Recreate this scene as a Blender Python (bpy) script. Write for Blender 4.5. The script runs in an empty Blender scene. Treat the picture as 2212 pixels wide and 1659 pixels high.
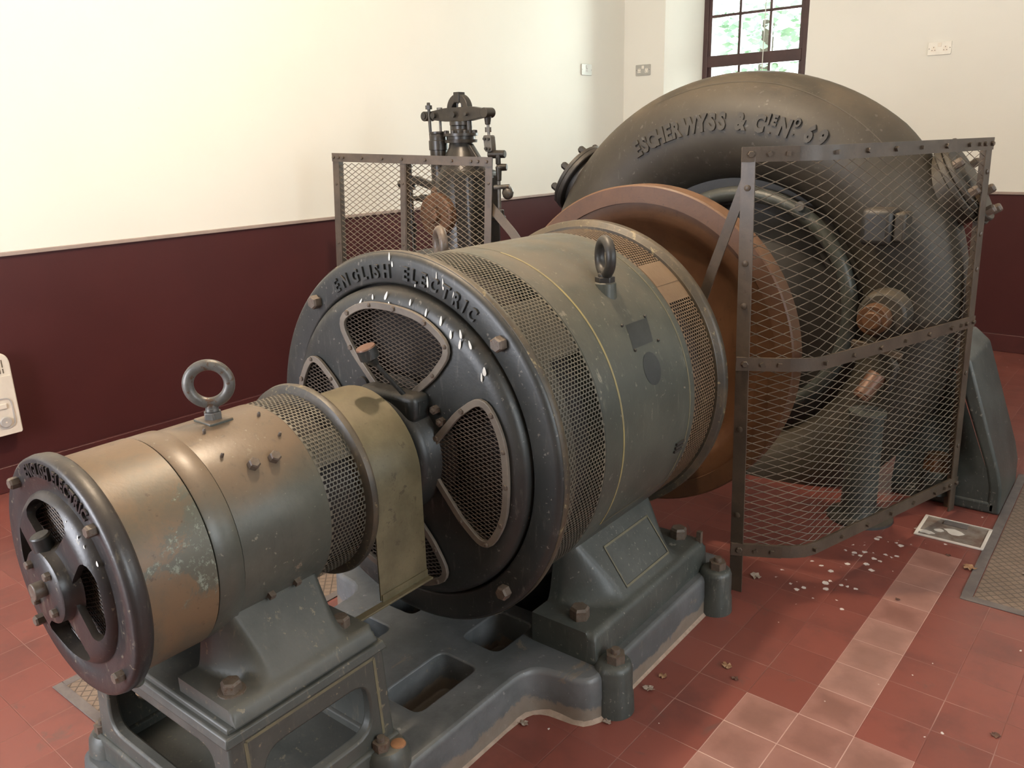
import bpy, bmesh, math, random
from mathutils import Vector, Matrix, Quaternion
random.seed(7)
PI = math.pi
sc = bpy.context.scene
COL = sc.collection

# ------------------------------------------------------------------ camera
YAW = 0.0285                         # the room is turned this much against the machine axis (world Y)
R_ROOM = Matrix.Rotation(-YAW, 4, 'Z')
cam_d = bpy.data.cameras.new('camera')
cam = bpy.data.objects.new('camera', cam_d); COL.objects.link(cam)
Xc = Vector((0.77019922, 0.63730593, -0.02518555))
Yc = Vector((0.1631863, -0.23508056, -0.95817919))
Zc = Vector((-0.61657391, 0.73387893, -0.28505847))
rot = Matrix((Xc, -Yc, -Zc)).transposed()
cam.matrix_world = Matrix.Translation((0, 0, 1.6)) @ (R_ROOM.to_3x3() @ rot).to_4x4()
cam_d.sensor_fit = 'HORIZONTAL'; cam_d.sensor_width = 36.0
cam_d.lens = 36.0 * 1782.92 / 2212.0
cam_d.clip_start = 0.02; cam_d.clip_end = 200
sc.camera = cam

# ------------------------------------------------------------------ view, world, lights
sc.view_settings.view_transform = 'Standard'
sc.view_settings.look = 'None'
sc.view_settings.gamma = 1.0
sc.view_settings.use_curve_mapping = False
sc.view_settings.exposure = 0.0
world = bpy.data.worlds.new('world'); sc.world = world
world.use_nodes = True
wn = world.node_tree; wn.nodes.clear()
wo = wn.nodes.new('ShaderNodeOutputWorld'); wb = wn.nodes.new('ShaderNodeBackground')
sky = wn.nodes.new('ShaderNodeTexSky'); sky.sky_type = 'HOSEK_WILKIE'
sky.turbidity = 8.0; sky.ground_albedo = 0.4; sky.sun_direction = Vector((0.4, -0.5, 0.75)).normalized()
wmix = wn.nodes.new('ShaderNodeMix'); wmix.data_type = 'RGBA'
wmix.inputs['Factor'].default_value = 0.75
wmix.inputs['B'].default_value = (0.95, 1.0, 1.0, 1)
wn.links.new(sky.outputs[0], wmix.inputs['A'])
wn.links.new(wmix.outputs['Result'], wb.inputs[0])
wb.inputs[1].default_value = 4.5
wn.links.new(wb.outputs[0], wo.inputs[0])

def room(p):
    return R_ROOM @ Vector(p)
def area(name, p, target, sx, sy, power, col):
    d = bpy.data.lights.new(name, 'AREA'); d.shape = 'RECTANGLE'; d.size = sx; d.size_y = sy
    d.energy = power; d.color = col
    o = bpy.data.objects.new(name, d); COL.objects.link(o)
    o.location = p; o.rotation_euler = (Vector(target) - Vector(p)).to_track_quat('-Z', 'Y').to_euler()
    return o
def bulb(name, p, power, col, r):
    d = bpy.data.lights.new(name, 'POINT'); d.energy = power; d.color = col; d.shadow_soft_size = r
    o = bpy.data.objects.new(name, d); COL.objects.link(o); o.location = p
    return o
# the warm ceiling lamp above the generator
bulb('ceiling_lamp_light', (-1.95, 2.0, 3.45), 255, (1.0, 0.79, 0.57), 0.06)
# daylight through the windows (right wall, front wall, back wall)
area('daylight_right_near', room((2.95, 1.2, 2.0)), room((0, 1.6, 0.9)), 1.5, 1.9, 74, (0.86, 0.94, 1.0))
area('daylight_right_far', room((2.95, 4.6, 2.0)), room((0, 4.4, 0.9)), 1.5, 1.9, 34, (0.88, 0.95, 1.0))
area('daylight_front', room((-2.7, -2.0, 1.6)), room((-2.1, 2.0, 0.5)), 1.5, 2.0, 150, (0.88, 0.90, 1.0))
area('daylight_back', room((-3.25, 7.6, 2.35)), room((-3.5, 4.0, 1.2)), 0.9, 1.7, 125, (0.92, 1.0, 0.97))

# ------------------------------------------------------------------ materials
class NT:
    def __init__(s, name):
        s.m = bpy.data.materials.new(name); s.m.use_nodes = True
        s.t = s.m.node_tree; s.t.nodes.clear()
        s.out = s.n('ShaderNodeOutputMaterial')
        s.tc = s.n('ShaderNodeTexCoord').outputs['Object']
    def n(s, typ, **k):
        nd = s.t.nodes.new(typ)
        for a, v in k.items(): setattr(nd, a, v)
        return nd
    def l(s, a, b):
        if isinstance(a, (int, float)): b.default_value = a
        elif isinstance(a, (tuple, list)): b.default_value = tuple(a) + ((1,) if len(a) == 3 and b.type == 'RGBA' else ())
        else: s.t.links.new(a, b)
    def noise(s, scale, detail=4, rough=0.6, vec=None, dist=0.0):
        nd = s.n('ShaderNodeTexNoise'); s.l(vec or s.tc, nd.inputs['Vector'])
        nd.inputs['Scale'].default_value = scale; nd.inputs['Detail'].default_value = detail
        nd.inputs['Roughness'].default_value = rough; nd.inputs['Distortion'].default_value = dist
        return nd.outputs['Fac']
    def vor(s, scale, vec=None, feature='F1', out='Distance'):
        nd = s.n('ShaderNodeTexVoronoi'); nd.feature = feature; s.l(vec or s.tc, nd.inputs['Vector'])
        nd.inputs['Scale'].default_value = scale
        return nd.outputs[out]
    def math(s, op, a, b=0.0, c=None, clamp=False):
        nd = s.n('ShaderNodeMath'); nd.operation = op; nd.use_clamp = clamp
        s.l(a, nd.inputs[0]); s.l(b, nd.inputs[1])
        if c is not None: s.l(c, nd.inputs[2])
        return nd.outputs[0]
    def step(s, v, lo, hi):
        nd = s.n('ShaderNodeMapRange'); nd.interpolation_type = 'SMOOTHSTEP'
        s.l(v, nd.inputs['Value']); nd.inputs['From Min'].default_value = lo; nd.inputs['From Max'].default_value = hi
        return nd.outputs['Result']
    def mix(s, f, a, b, mode='MIX'):
        nd = s.n('ShaderNodeMix'); nd.data_type = 'RGBA'; nd.blend_type = mode
        s.l(f, nd.inputs['Factor']); s.l(a, nd.inputs['A']); s.l(b, nd.inputs['B'])
        return nd.outputs['Result']
    def sep(s, v):
        nd = s.n('ShaderNodeSeparateXYZ'); s.l(v, nd.inputs[0]); return nd.outputs
    def comb(s, x, y, z):
        nd = s.n('ShaderNodeCombineXYZ'); s.l(x, nd.inputs[0]); s.l(y, nd.inputs[1]); s.l(z, nd.inputs[2]); return nd.outputs[0]
    def scl(s, v, xyz):
        nd = s.n('ShaderNodeMapping'); s.l(v, nd.inputs[0]); nd.inputs['Scale'].default_value = xyz; return nd.outputs[0]
    def up(s):
        return s.sep(s.n('ShaderNodeNewGeometry').outputs['Normal'])[2]
    def done(s, col, rough=0.5, metal=0.0, bump=None, bstr=0.2, bdist=0.004, spec=0.5):
        p = s.n('ShaderNodeBsdfPrincipled')
        s.l(col, p.inputs['Base Color']); s.l(rough, p.inputs['Roughness']); s.l(metal, p.inputs['Metallic'])
        s.l(spec, p.inputs['Specular IOR Level'])
        if bump is not None:
            b = s.n('ShaderNodeBump'); b.inputs['Strength'].default_value = bstr; b.inputs['Distance'].default_value = bdist
            s.l(bump, b.inputs['Height']); s.l(b.outputs[0], p.inputs['Normal'])
        s.l(p.outputs[0], s.out.inputs[0])
        return s.m

def paint(name, c1, c2, rough=0.45, dust=None, dustamt=0.6, chip=None, chipat=0.66, scale=5.0, metal=0.0, bstr=0.15, streak=None, spec=0.5):
    b = NT(name)
    n1 = b.noise(scale, 6, 0.65)
    c = b.mix(b.step(n1, 0.35, 0.68), c1, c2)
    nl = b.noise(scale * 0.45, 5, 0.7, dist=0.8)
    c = b.mix(b.math('MULTIPLY', b.step(nl, 0.42, 0.72), 0.4), c, tuple(v * 0.62 for v in c1))
    if streak:
        n3 = b.noise(14, 4, 0.6, b.scl(b.tc, (1.0, 6.0, 0.6)))
        c = b.mix(b.math('MULTIPLY', b.step(n3, 0.56, 0.75), 0.5), c, streak)
    if chip:
        n2 = b.noise(scale * 3.1, 8, 0.7, dist=0.4)
        c = b.mix(b.step(n2, chipat - 0.035, chipat), c, chip)
        n6 = b.noise(scale * 12, 3, 0.6)
        c = b.mix(b.math('MULTIPLY', b.step(n6, 0.655, 0.70), 0.75), c, chip)
        n7 = b.noise(scale * 2.2, 5, 0.7, b.scl(b.tc, (5.0, 5.0, 0.8)))
        c = b.mix(b.math('MULTIPLY', b.step(n7, 0.57, 0.75), 0.5), c, chip)
    r = rough
    if dust:
        f = b.math('MULTIPLY', b.step(b.up(), 0.3, 1.0), b.math('MULTIPLY', b.step(b.noise(scale * 1.3, 5, 0.7), 0.25, 0.7), dustamt))
        c = b.mix(f, c, dust); r = b.math('ADD', b.math('MULTIPLY', f, 0.4), rough, clamp=True)
    n4 = b.noise(130, 3, 0.5)
    return b.done(c, r, metal, n4, bstr, 0.002, spec)

DUST = (0.165, 0.13, 0.09)
M = {}
M['green'] = paint('painted_iron_green', (0.050, 0.056, 0.046), (0.072, 0.077, 0.062), 0.38, (0.15, 0.118, 0.082), 0.6, (0.19, 0.18, 0.14), 0.69, 4.0)
M['foot'] = paint('painted_iron_grey', (0.038, 0.044, 0.039), (0.060, 0.067, 0.060), 0.42, (0.16, 0.15, 0.13), 0.25, (0.2, 0.19, 0.16), 0.69, 6.0)
M['bed'] = paint('painted_bedplate', (0.088, 0.096, 0.10), (0.14, 0.144, 0.15), 0.42, (0.16, 0.155, 0.15), 0.5, (0.22, 0.17, 0.12), 0.68, 5.0)
M['ped'] = paint('painted_pedestal', (0.05, 0.054, 0.047), (0.08, 0.082, 0.072), 0.45, (0.14, 0.13, 0.11), 0.4, (0.20, 0.165, 0.11), 0.68, 5.0)
M['disc'] = paint('black_japanned_iron', (0.017, 0.019, 0.018), (0.030, 0.031, 0.028), 0.43, DUST, 0.4, (0.14, 0.13, 0.11), 0.76, 6.0)
M['discg'] = paint('grey_japanned_iron', (0.021, 0.019, 0.019), (0.032, 0.029, 0.028), 0.36, DUST, 0.25, (0.16, 0.14, 0.10), 0.72, 6.0)
M['black'] = paint('black_iron', (0.012, 0.012, 0.012), (0.02, 0.019, 0.018), 0.6, None)
M['dark'] = paint('dark_cast_iron', (0.02, 0.019, 0.017), (0.034, 0.031, 0.027), 0.45, DUST, 0.35, None)
M['volute'] = paint('turbine_casing_paint', (0.030, 0.025, 0.018), (0.044, 0.038, 0.027), 0.55, (0.115, 0.088, 0.056), 0.8, (0.09, 0.085, 0.07), 0.72, 3.0)
M['rust'] = paint('rusted_brown_steel', (0.075, 0.032, 0.013), (0.105, 0.048, 0.020), 0.48, (0.22, 0.12, 0.06), 0.7, (0.05, 0.022, 0.01), 0.70, 5.0)
M['rustmesh'] = paint('rusty_wire', (0.098, 0.080, 0.059), (0.165, 0.135, 0.10), 0.4, None)
M['ventmesh'] = paint('vent_wire', (0.055, 0.04, 0.03), (0.095, 0.07, 0.052), 0.45, None)
M['guard'] = paint('guard_bar_paint', (0.056, 0.041, 0.028), (0.088, 0.064, 0.044), 0.45, (0.16, 0.12, 0.082), 0.5, (0.05, 0.03, 0.02), 0.66, 8.0)
M['bolt'] = paint('old_bolt_steel', (0.085, 0.066, 0.05), (0.13, 0.10, 0.078), 0.45, DUST, 0.3, (0.08, 0.04, 0.022), 0.60, 40.0)
M['brass'] = paint('tarnished_brass_sheet', (0.095, 0.082, 0.045), (0.14, 0.12, 0.068), 0.45, (0.17, 0.13, 0.08), 0.4, (0.07, 0.06, 0.035), 0.64, 9.0, metal=0.15)
M['perf'] = paint('perforated_sheet_paint', (0.085, 0.078, 0.058), (0.13, 0.115, 0.082), 0.45, DUST, 0.3, None, scale=6.0)
M['perfback'] = paint('perforated_backing_paint', (0.05, 0.045, 0.033), (0.07, 0.062, 0.046), 0.6, None)
M['perftan'] = paint('perforated_sheet_tan', (0.135, 0.085, 0.048), (0.18, 0.12, 0.07), 0.45, DUST, 0.3, None, scale=6.0)
M['ring'] = paint('end_ring_paint', (0.038, 0.034, 0.026), (0.085, 0.064, 0.038), 0.42, DUST, 0.4, (0.2, 0.16, 0.085), 0.64, 7.0)
M['line'] = paint('yellow_lining_paint', (0.26, 0.215, 0.09), (0.19, 0.16, 0.085), 0.5, None, scale=20.0)
M['linedull'] = paint('faded_lining_paint', (0.15, 0.135, 0.08), (0.11, 0.10, 0.065), 0.5, None, scale=20.0)
M['white'] = paint('white_paint_splash', (0.72, 0.70, 0.64), (0.6, 0.58, 0.52), 0.6, None)
M['copper'] = paint('copper_cup_lid', (0.16, 0.08, 0.05), (0.13, 0.07, 0.045), 0.4, None, metal=0.2)
M['steel'] = paint('worn_steel', (0.085, 0.082, 0.075), (0.135, 0.13, 0.12), 0.42, None, 0, (0.09, 0.055, 0.035), 0.6, 18, metal=0.3)
M['inner'] = paint('machine_interior', (0.012, 0.009, 0.008), (0.02, 0.014, 0.011), 0.8, None)
M['plastic'] = paint('cream_plastic', (0.72, 0.66, 0.55), (0.76, 0.70, 0.6), 0.4, None)
M['plasticgrey'] = paint('grey_plastic', (0.42, 0.40, 0.37), (0.5, 0.48, 0.45), 0.5, None)
M['slot'] = paint('dark_slot', (0.12, 0.10, 0.07), (0.1, 0.08, 0.06), 0.6, None)
M['socket'] = paint('metalclad_socket', (0.40, 0.39, 0.35), (0.44, 0.43, 0.39), 0.4, None, metal=0.2)
M['socketw'] = paint('white_socket', (0.74, 0.71, 0.62), (0.78, 0.75, 0.66), 0.4, None)
M['winwood'] = paint('maroon_window_paint', (0.045, 0.018, 0.018), (0.065, 0.028, 0.026), 0.4, None)
M['leaf'] = paint('dead_leaf', (0.22, 0.11, 0.05), (0.36, 0.22, 0.12), 0.7, None, scale=30)
M['leafdark'] = paint('dark_dead_leaf', (0.07, 0.03, 0.02), (0.12, 0.06, 0.035), 0.7, None, scale=30)
M['fluff'] = paint('dusty_fluff', (0.25, 0.2, 0.16), (0.4, 0.33, 0.27), 0.9, None, scale=40)
M['foliage'] = paint('tree_leaves', (0.45, 0.66, 0.50), (0.66, 0.82, 0.66), 0.6, None, scale=3)
M['bark'] = paint('tree_bark', (0.1, 0.08, 0.06), (0.16, 0.13, 0.1), 0.8, None)
M['grass'] = paint('grass_ground', (0.12, 0.2, 0.07), (0.2, 0.27, 0.12), 0.9, None)
M['cord'] = paint('white_cord', (0.6, 0.6, 0.55), (0.66, 0.66, 0.6), 0.6, None)
M['hatch'] = paint('mottled_concrete', (0.20, 0.175, 0.15), (0.115, 0.07, 0.05), 0.7, None, scale=14.0)
M['hatchframe'] = paint('white_hatch_frame', (0.62, 0.58, 0.52), (0.55, 0.5, 0.45), 0.5, None)
M['checker'] = paint('checker_plate_steel', (0.20, 0.15, 0.10), (0.27, 0.215, 0.155), 0.5, None, 0, (0.12, 0.09, 0.07), 0.66, 14.0)
M['kerb'] = paint('dark_floor_frame', (0.10, 0.085, 0.08), (0.15, 0.13, 0.12), 0.6, None, scale=10)

def sleeve_material():
    b = NT('exciter_sleeve_paint')
    x, y, z = b.sep(b.tc)
    n = b.noise(5, 7, 0.7, dist=0.3)
    c = b.mix(b.step(n, 0.42, 0.62), (0.15, 0.098, 0.055), (0.105, 0.085, 0.057))
    # bare green patch: a worn patch on the camera side of the sleeve
    n2 = b.noise(11, 8, 0.75, dist=0.5)
    dz = b.math('ABSOLUTE', b.math('SUBTRACT', z, 0.36))
    m = b.step(b.math('ADD', b.math('MULTIPLY', dz, -2.3), b.math('ADD', n2, b.math('MULTIPLY', y, 1.9))), 0.02, 0.10)
    c = b.mix(b.math('MULTIPLY', m, 0.85), c, (0.078, 0.085, 0.066))
    c = b.mix(b.math('MULTIPLY', b.step(b.noise(55, 4, 0.7), 0.62, 0.70), 0.6), c, (0.055, 0.037, 0.023))
    n5 = b.noise(38, 8, 0.8)
    m2 = b.math('MULTIPLY', m, b.step(n5, 0.53, 0.60))
    c = b.mix(m2, c, (0.20, 0.225, 0.18))
    return b.done(c, 0.45, 0.0, b.noise(120, 3, 0.5), 0.12, 0.002)
M['sleeve'] = sleeve_material()

def bed_material():
    b = NT('painted_bedplate_worn')
    x, y, z = b.sep(b.tc)
    n = b.noise(5, 6, 0.65)
    c = b.mix(b.step(n, 0.35, 0.68), (0.075, 0.082, 0.082), (0.125, 0.130, 0.133))
    c = b.mix(b.math('MULTIPLY', b.step(b.noise(2.6, 6, 0.7, dist=0.8), 0.5, 0.7), 0.6), c, (0.05, 0.056, 0.056))
    c = b.mix(b.math('MULTIPLY', b.step(b.noise(7, 8, 0.75, dist=0.5), 0.60, 0.66), 0.7), c, (0.21, 0.17, 0.125))
    c = b.mix(b.math('MULTIPLY', b.step(b.noise(48, 4, 0.6), 0.66, 0.70), 0.6), c, (0.26, 0.26, 0.25))
    # dried cement splashed on the lower edge when the floor was laid
    s = b.math('SUBTRACT', b.math('MULTIPLY', b.noise(9, 6, 0.7, dist=0.5), 0.11), z)
    c = b.mix(b.math('MULTIPLY', b.step(s, 0.0, 0.012), 0.75), c, b.mix(b.noise(22, 4, 0.6), (0.17, 0.115, 0.075), (0.26, 0.225, 0.18)))
    return b.done(c, 0.42, 0.0, b.noise(110, 4, 0.6), 0.2, 0.002)
M['bedcast'] = bed_material()

def exciter_body_material():
    b = NT('exciter_body_paint')
    n = b.noise(5, 7, 0.7)
    c = b.mix(b.step(n, 0.35, 0.65), (0.060, 0.063, 0.051), (0.085, 0.086, 0.07))
    f = b.step(b.math('ADD', b.up(), b.math('MULTIPLY', b.math('SUBTRACT', b.noise(6, 5, 0.7), 0.5), 0.7)), 0.3, 0.85)
    c = b.mix(b.math('MULTIPLY', f, 0.75), c, (0.17, 0.112, 0.068))
    c = b.mix(b.step(b.noise(17, 8, 0.75, dist=0.3), 0.655, 0.685), c, (0.19, 0.155, 0.11))
    c = b.mix(b.math('MULTIPLY', b.step(b.noise(60, 3, 0.6), 0.66, 0.71), 0.7), c, (0.24, 0.22, 0.17))
    c = b.mix(b.math('MULTIPLY', b.step(b.noise(9, 5, 0.7, b.scl(b.tc, (5.0, 5.0, 0.8))), 0.55, 0.75), 0.4), c, (0.035, 0.036, 0.03))
    return b.done(c, 0.38, 0.0, b.noise(120, 3, 0.5), 0.12, 0.002)
M['exciter'] = exciter_body_material()

def wall_material(name, low, high, cut):
    b = NT(name)
    x, y, z = b.sep(b.tc)
    n = b.noise(1.3, 4, 0.6)
    hi = b.mix(b.step(n, 0.3, 0.7), high, tuple(v * 0.97 for v in high))
    hi = b.mix(b.step(b.noise(60, 2, 0.5), 0.79, 0.81), hi, tuple(v * 0.75 for v in high))
    lo = b.mix(b.step(b.noise(2.0, 4, 0.6), 0.3, 0.7), low, tuple(v * 0.88 for v in low))
    f = b.step(z, cut - 0.0015, cut + 0.0015)
    col = b.mix(f, lo, hi)
    return b.done(col, b.math('ADD', 0.42, b.math('MULTIPLY', f, 0.4)), 0.0, b.noise(90, 4, 0.6), 0.06, 0.003, 0.35)
CREAM = (0.74, 0.725, 0.655); MAROON = (0.060, 0.0155, 0.0155)
M['wall'] = wall_material('two_tone_wall_paint', MAROON, CREAM, 1.135)
M['cream'] = paint('cream_wall_paint', CREAM, (0.72, 0.705, 0.64), 0.8, None)
M['ceiling'] = paint('ceiling_paint', (0.7, 0.67, 0.6), (0.72, 0.69, 0.62), 0.9, None)
M['dado'] = paint('dado_strip_paint', (0.32, 0.25, 0.215), (0.35, 0.28, 0.24), 0.5, None)
M['skirt'] = paint('maroon_skirting_paint', MAROON, (0.075, 0.019, 0.018), 0.4, None)

def floor_material():
    b = NT('quarry_tiles')
    T = 0.1558
    x, y, z = b.sep(b.tc)
    u = b.math('DIVIDE', b.math('ADD', x, 0.672), T); v = b.math('DIVIDE', b.math('SUBTRACT', y, 2.037), T)
    iu = b.math('FLOOR', u); iv = b.math('FLOOR', v)
    fu = b.math('SUBTRACT', u, iu); fv = b.math('SUBTRACT', v, iv)
    eu = b.math('MINIMUM', fu, b.math('SUBTRACT', 1.0, fu)); ev = b.math('MINIMUM', fv, b.math('SUBTRACT', 1.0, fv))
    wn_ = b.n('ShaderNodeTexWhiteNoise', noise_dimensions='2D'); b.l(b.comb(iu, iv, 0.0), wn_.inputs['Vector'])
    rnd = wn_.outputs['Value']
    wn2 = b.n('ShaderNodeTexWhiteNoise', noise_dimensions='2D'); b.l(b.comb(b.math('ADD', iu, 31.5), iv, 0.0), wn2.inputs['Vector'])
    rnd2 = wn2.outputs['Value']
    red = b.mix(rnd, (0.160, 0.048, 0.037), (0.195, 0.060, 0.046))
    n = b.noise(4.5, 6, 0.65)
    red = b.mix(b.math('MULTIPLY', b.step(n, 0.45, 0.75), 0.6), red, (0.085, 0.033, 0.029))
    n2 = b.noise(7, 6, 0.7, dist=0.6)
    red = b.mix(b.math('MULTIPLY', b.step(n2, 0.60, 0.72), 0.55), red, (0.085, 0.06, 0.052))
    # the paler replacement tiles
    lt = lambda a, k: b.math('LESS_THAN', a, k)
    gt = lambda a, k: b.math('GREATER_THAN', a, k)
    eq = lambda a, k: b.math('COMPARE', a, k, 0.4)
    p = b.math('MULTIPLY', eq(iu, 0.0), lt(iv, 7.5))
    p = b.math('MAXIMUM', p, b.math('MULTIPLY', b.math('MULTIPLY', gt(iu, -1.5), lt(iu, 1.5)), lt(iv, -0.5)))
    pale = b.mix(b.step(b.noise(9, 5, 0.65), 0.35, 0.7), (0.30, 0.165, 0.135), (0.235, 0.125, 0.10))
    d0 = b.math('MINIMUM', eu, ev)
    pale = b.mix(b.math('MULTIPLY', b.step(b.math('ADD', d0, b.math('MULTIPLY', b.math('SUBTRACT', b.noise(16, 4, 0.6), 0.5), 0.35)), 0.04, 0.30), b.math('ADD', 0.25, b.math('MULTIPLY', rnd, 0.5))), pale, (0.165, 0.088, 0.068))
    col = b.mix(b.math('MULTIPLY', p, b.math('ADD', 0.7, b.math('MULTIPLY', rnd2, 0.3))), red, pale)
    # joints
    d = b.math('MINIMUM', eu, ev)
    j = b.math('SUBTRACT', 1.0, b.step(d, 0.004, 0.013))
    njm = b.noise(2.2, 3, 0.6)
    jcol = b.mix(b.step(njm, 0.42, 0.6), (0.11, 0.05, 0.04), (0.40, 0.25, 0.21))
    col = b.mix(b.math('MULTIPLY', j, b.math('ADD', b.math('ADD', 0.15, b.math('MULTIPLY', p, 0.5)), b.math('MULTIPLY', b.step(b.noise(1.7, 3, 0.6), 0.4, 0.65), 0.5), clamp=True)), col, b.mix(p, jcol, (0.46, 0.30, 0.25)))
    # droppings and paint spots, thickest under the mesh guard
    vo = b.n('ShaderNodeTexVoronoi'); b.l(b.tc, vo.inputs['Vector']); vo.inputs['Scale'].default_value = 30
    vo.inputs['Randomness'].default_value = 1.0
    dist = b.math('ADD', vo.outputs['Distance'], b.math('MULTIPLY', b.math('SUBTRACT', b.noise(110, 3, 0.6), 0.5), 0.5))
    cs = b.sep(vo.outputs['Color'])
    gx = b.math('ABSOLUTE', b.math('SUBTRACT', b.math('SUBTRACT', x, b.math('MULTIPLY', b.math('SUBTRACT', y, 3.0), 0.25)), -0.80)); gy = b.math('ABSOLUTE', b.math('SUBTRACT', y, 3.05))
    near = b.math('MULTIPLY', b.math('SUBTRACT', 1.0, b.step(gx, 0.04, 0.24)), b.math('SUBTRACT', 1.0, b.step(gy, 0.3, 0.6)))
    thr = b.math('ADD', 0.035, b.math('MULTIPLY', near, 0.5))
    sel = b.math('LESS_THAN', cs[0], thr)
    rad = b.math('MULTIPLY', b.math('ADD', 0.10, b.math('MULTIPLY', cs[1], 0.28)), b.math('ADD', 0.4, b.math('MULTIPLY', near, 0.6)))
    spot = b.math('MULTIPLY', sel, b.math('LESS_THAN', dist, rad))
    col = b.mix(b.math('MULTIPLY', spot, 0.8), col, (0.66, 0.62, 0.58))
    grime = b.step(b.noise(1.1, 4, 0.6), 0.35, 0.7)
    rough = b.math('ADD', 0.30, b.math('MULTIPLY', grime, 0.2))
    bump = b.math('SUBTRACT', b.math('MULTIPLY', rnd, 0.15), j)
    return b.done(col, rough, 0.0, bump, 0.35, 0.002, 0.5)
M['floor'] = floor_material()

def checker_material():
    b = NT('checker_plate')
    x, y, z = b.sep(b.tc)
    a = b.math('ADD', x, y); c = b.math('SUBTRACT', x, y)
    f = lambda v: b.math('ABSOLUTE', b.math('SUBTRACT', b.math('FRACT', b.math('MULTIPLY', v, 27.0)), 0.5))
    line = b.math('MAXIMUM', b.step(f(a), 0.41, 0.45), b.step(f(c), 0.41, 0.45))
    n = b.noise(9, 6, 0.7)
    col = b.mix(b.step(n, 0.3, 0.7), (0.15, 0.108, 0.078), (0.21, 0.155, 0.115))
    col = b.mix(b.math('MULTIPLY', line, 0.75), col, (0.055, 0.043, 0.035))
    return b.done(col, 0.5, 0.1, line, 0.6, 0.003)
M['checkplate'] = checker_material()

def glass_material():
    b = NT('window_glass')
    t = b.n('ShaderNodeBsdfTransparent'); t.inputs[0].default_value = (0.96, 0.98, 0.97, 1)
    g = b.n('ShaderNodeBsdfGlossy'); g.inputs['Roughness'].default_value = 0.05
    fr = b.n('ShaderNodeFresnel'); fr.inputs[0].default_value = 1.45
    mx = b.n('ShaderNodeMixShader'); b.l(fr.outputs[0], mx.inputs[0]); b.l(t.outputs[0], mx.inputs[1]); b.l(g.outputs[0], mx.inputs[2])
    b.l(mx.outputs[0], b.out.inputs[0])
    return b.m
M['glass'] = glass_material()

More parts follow.
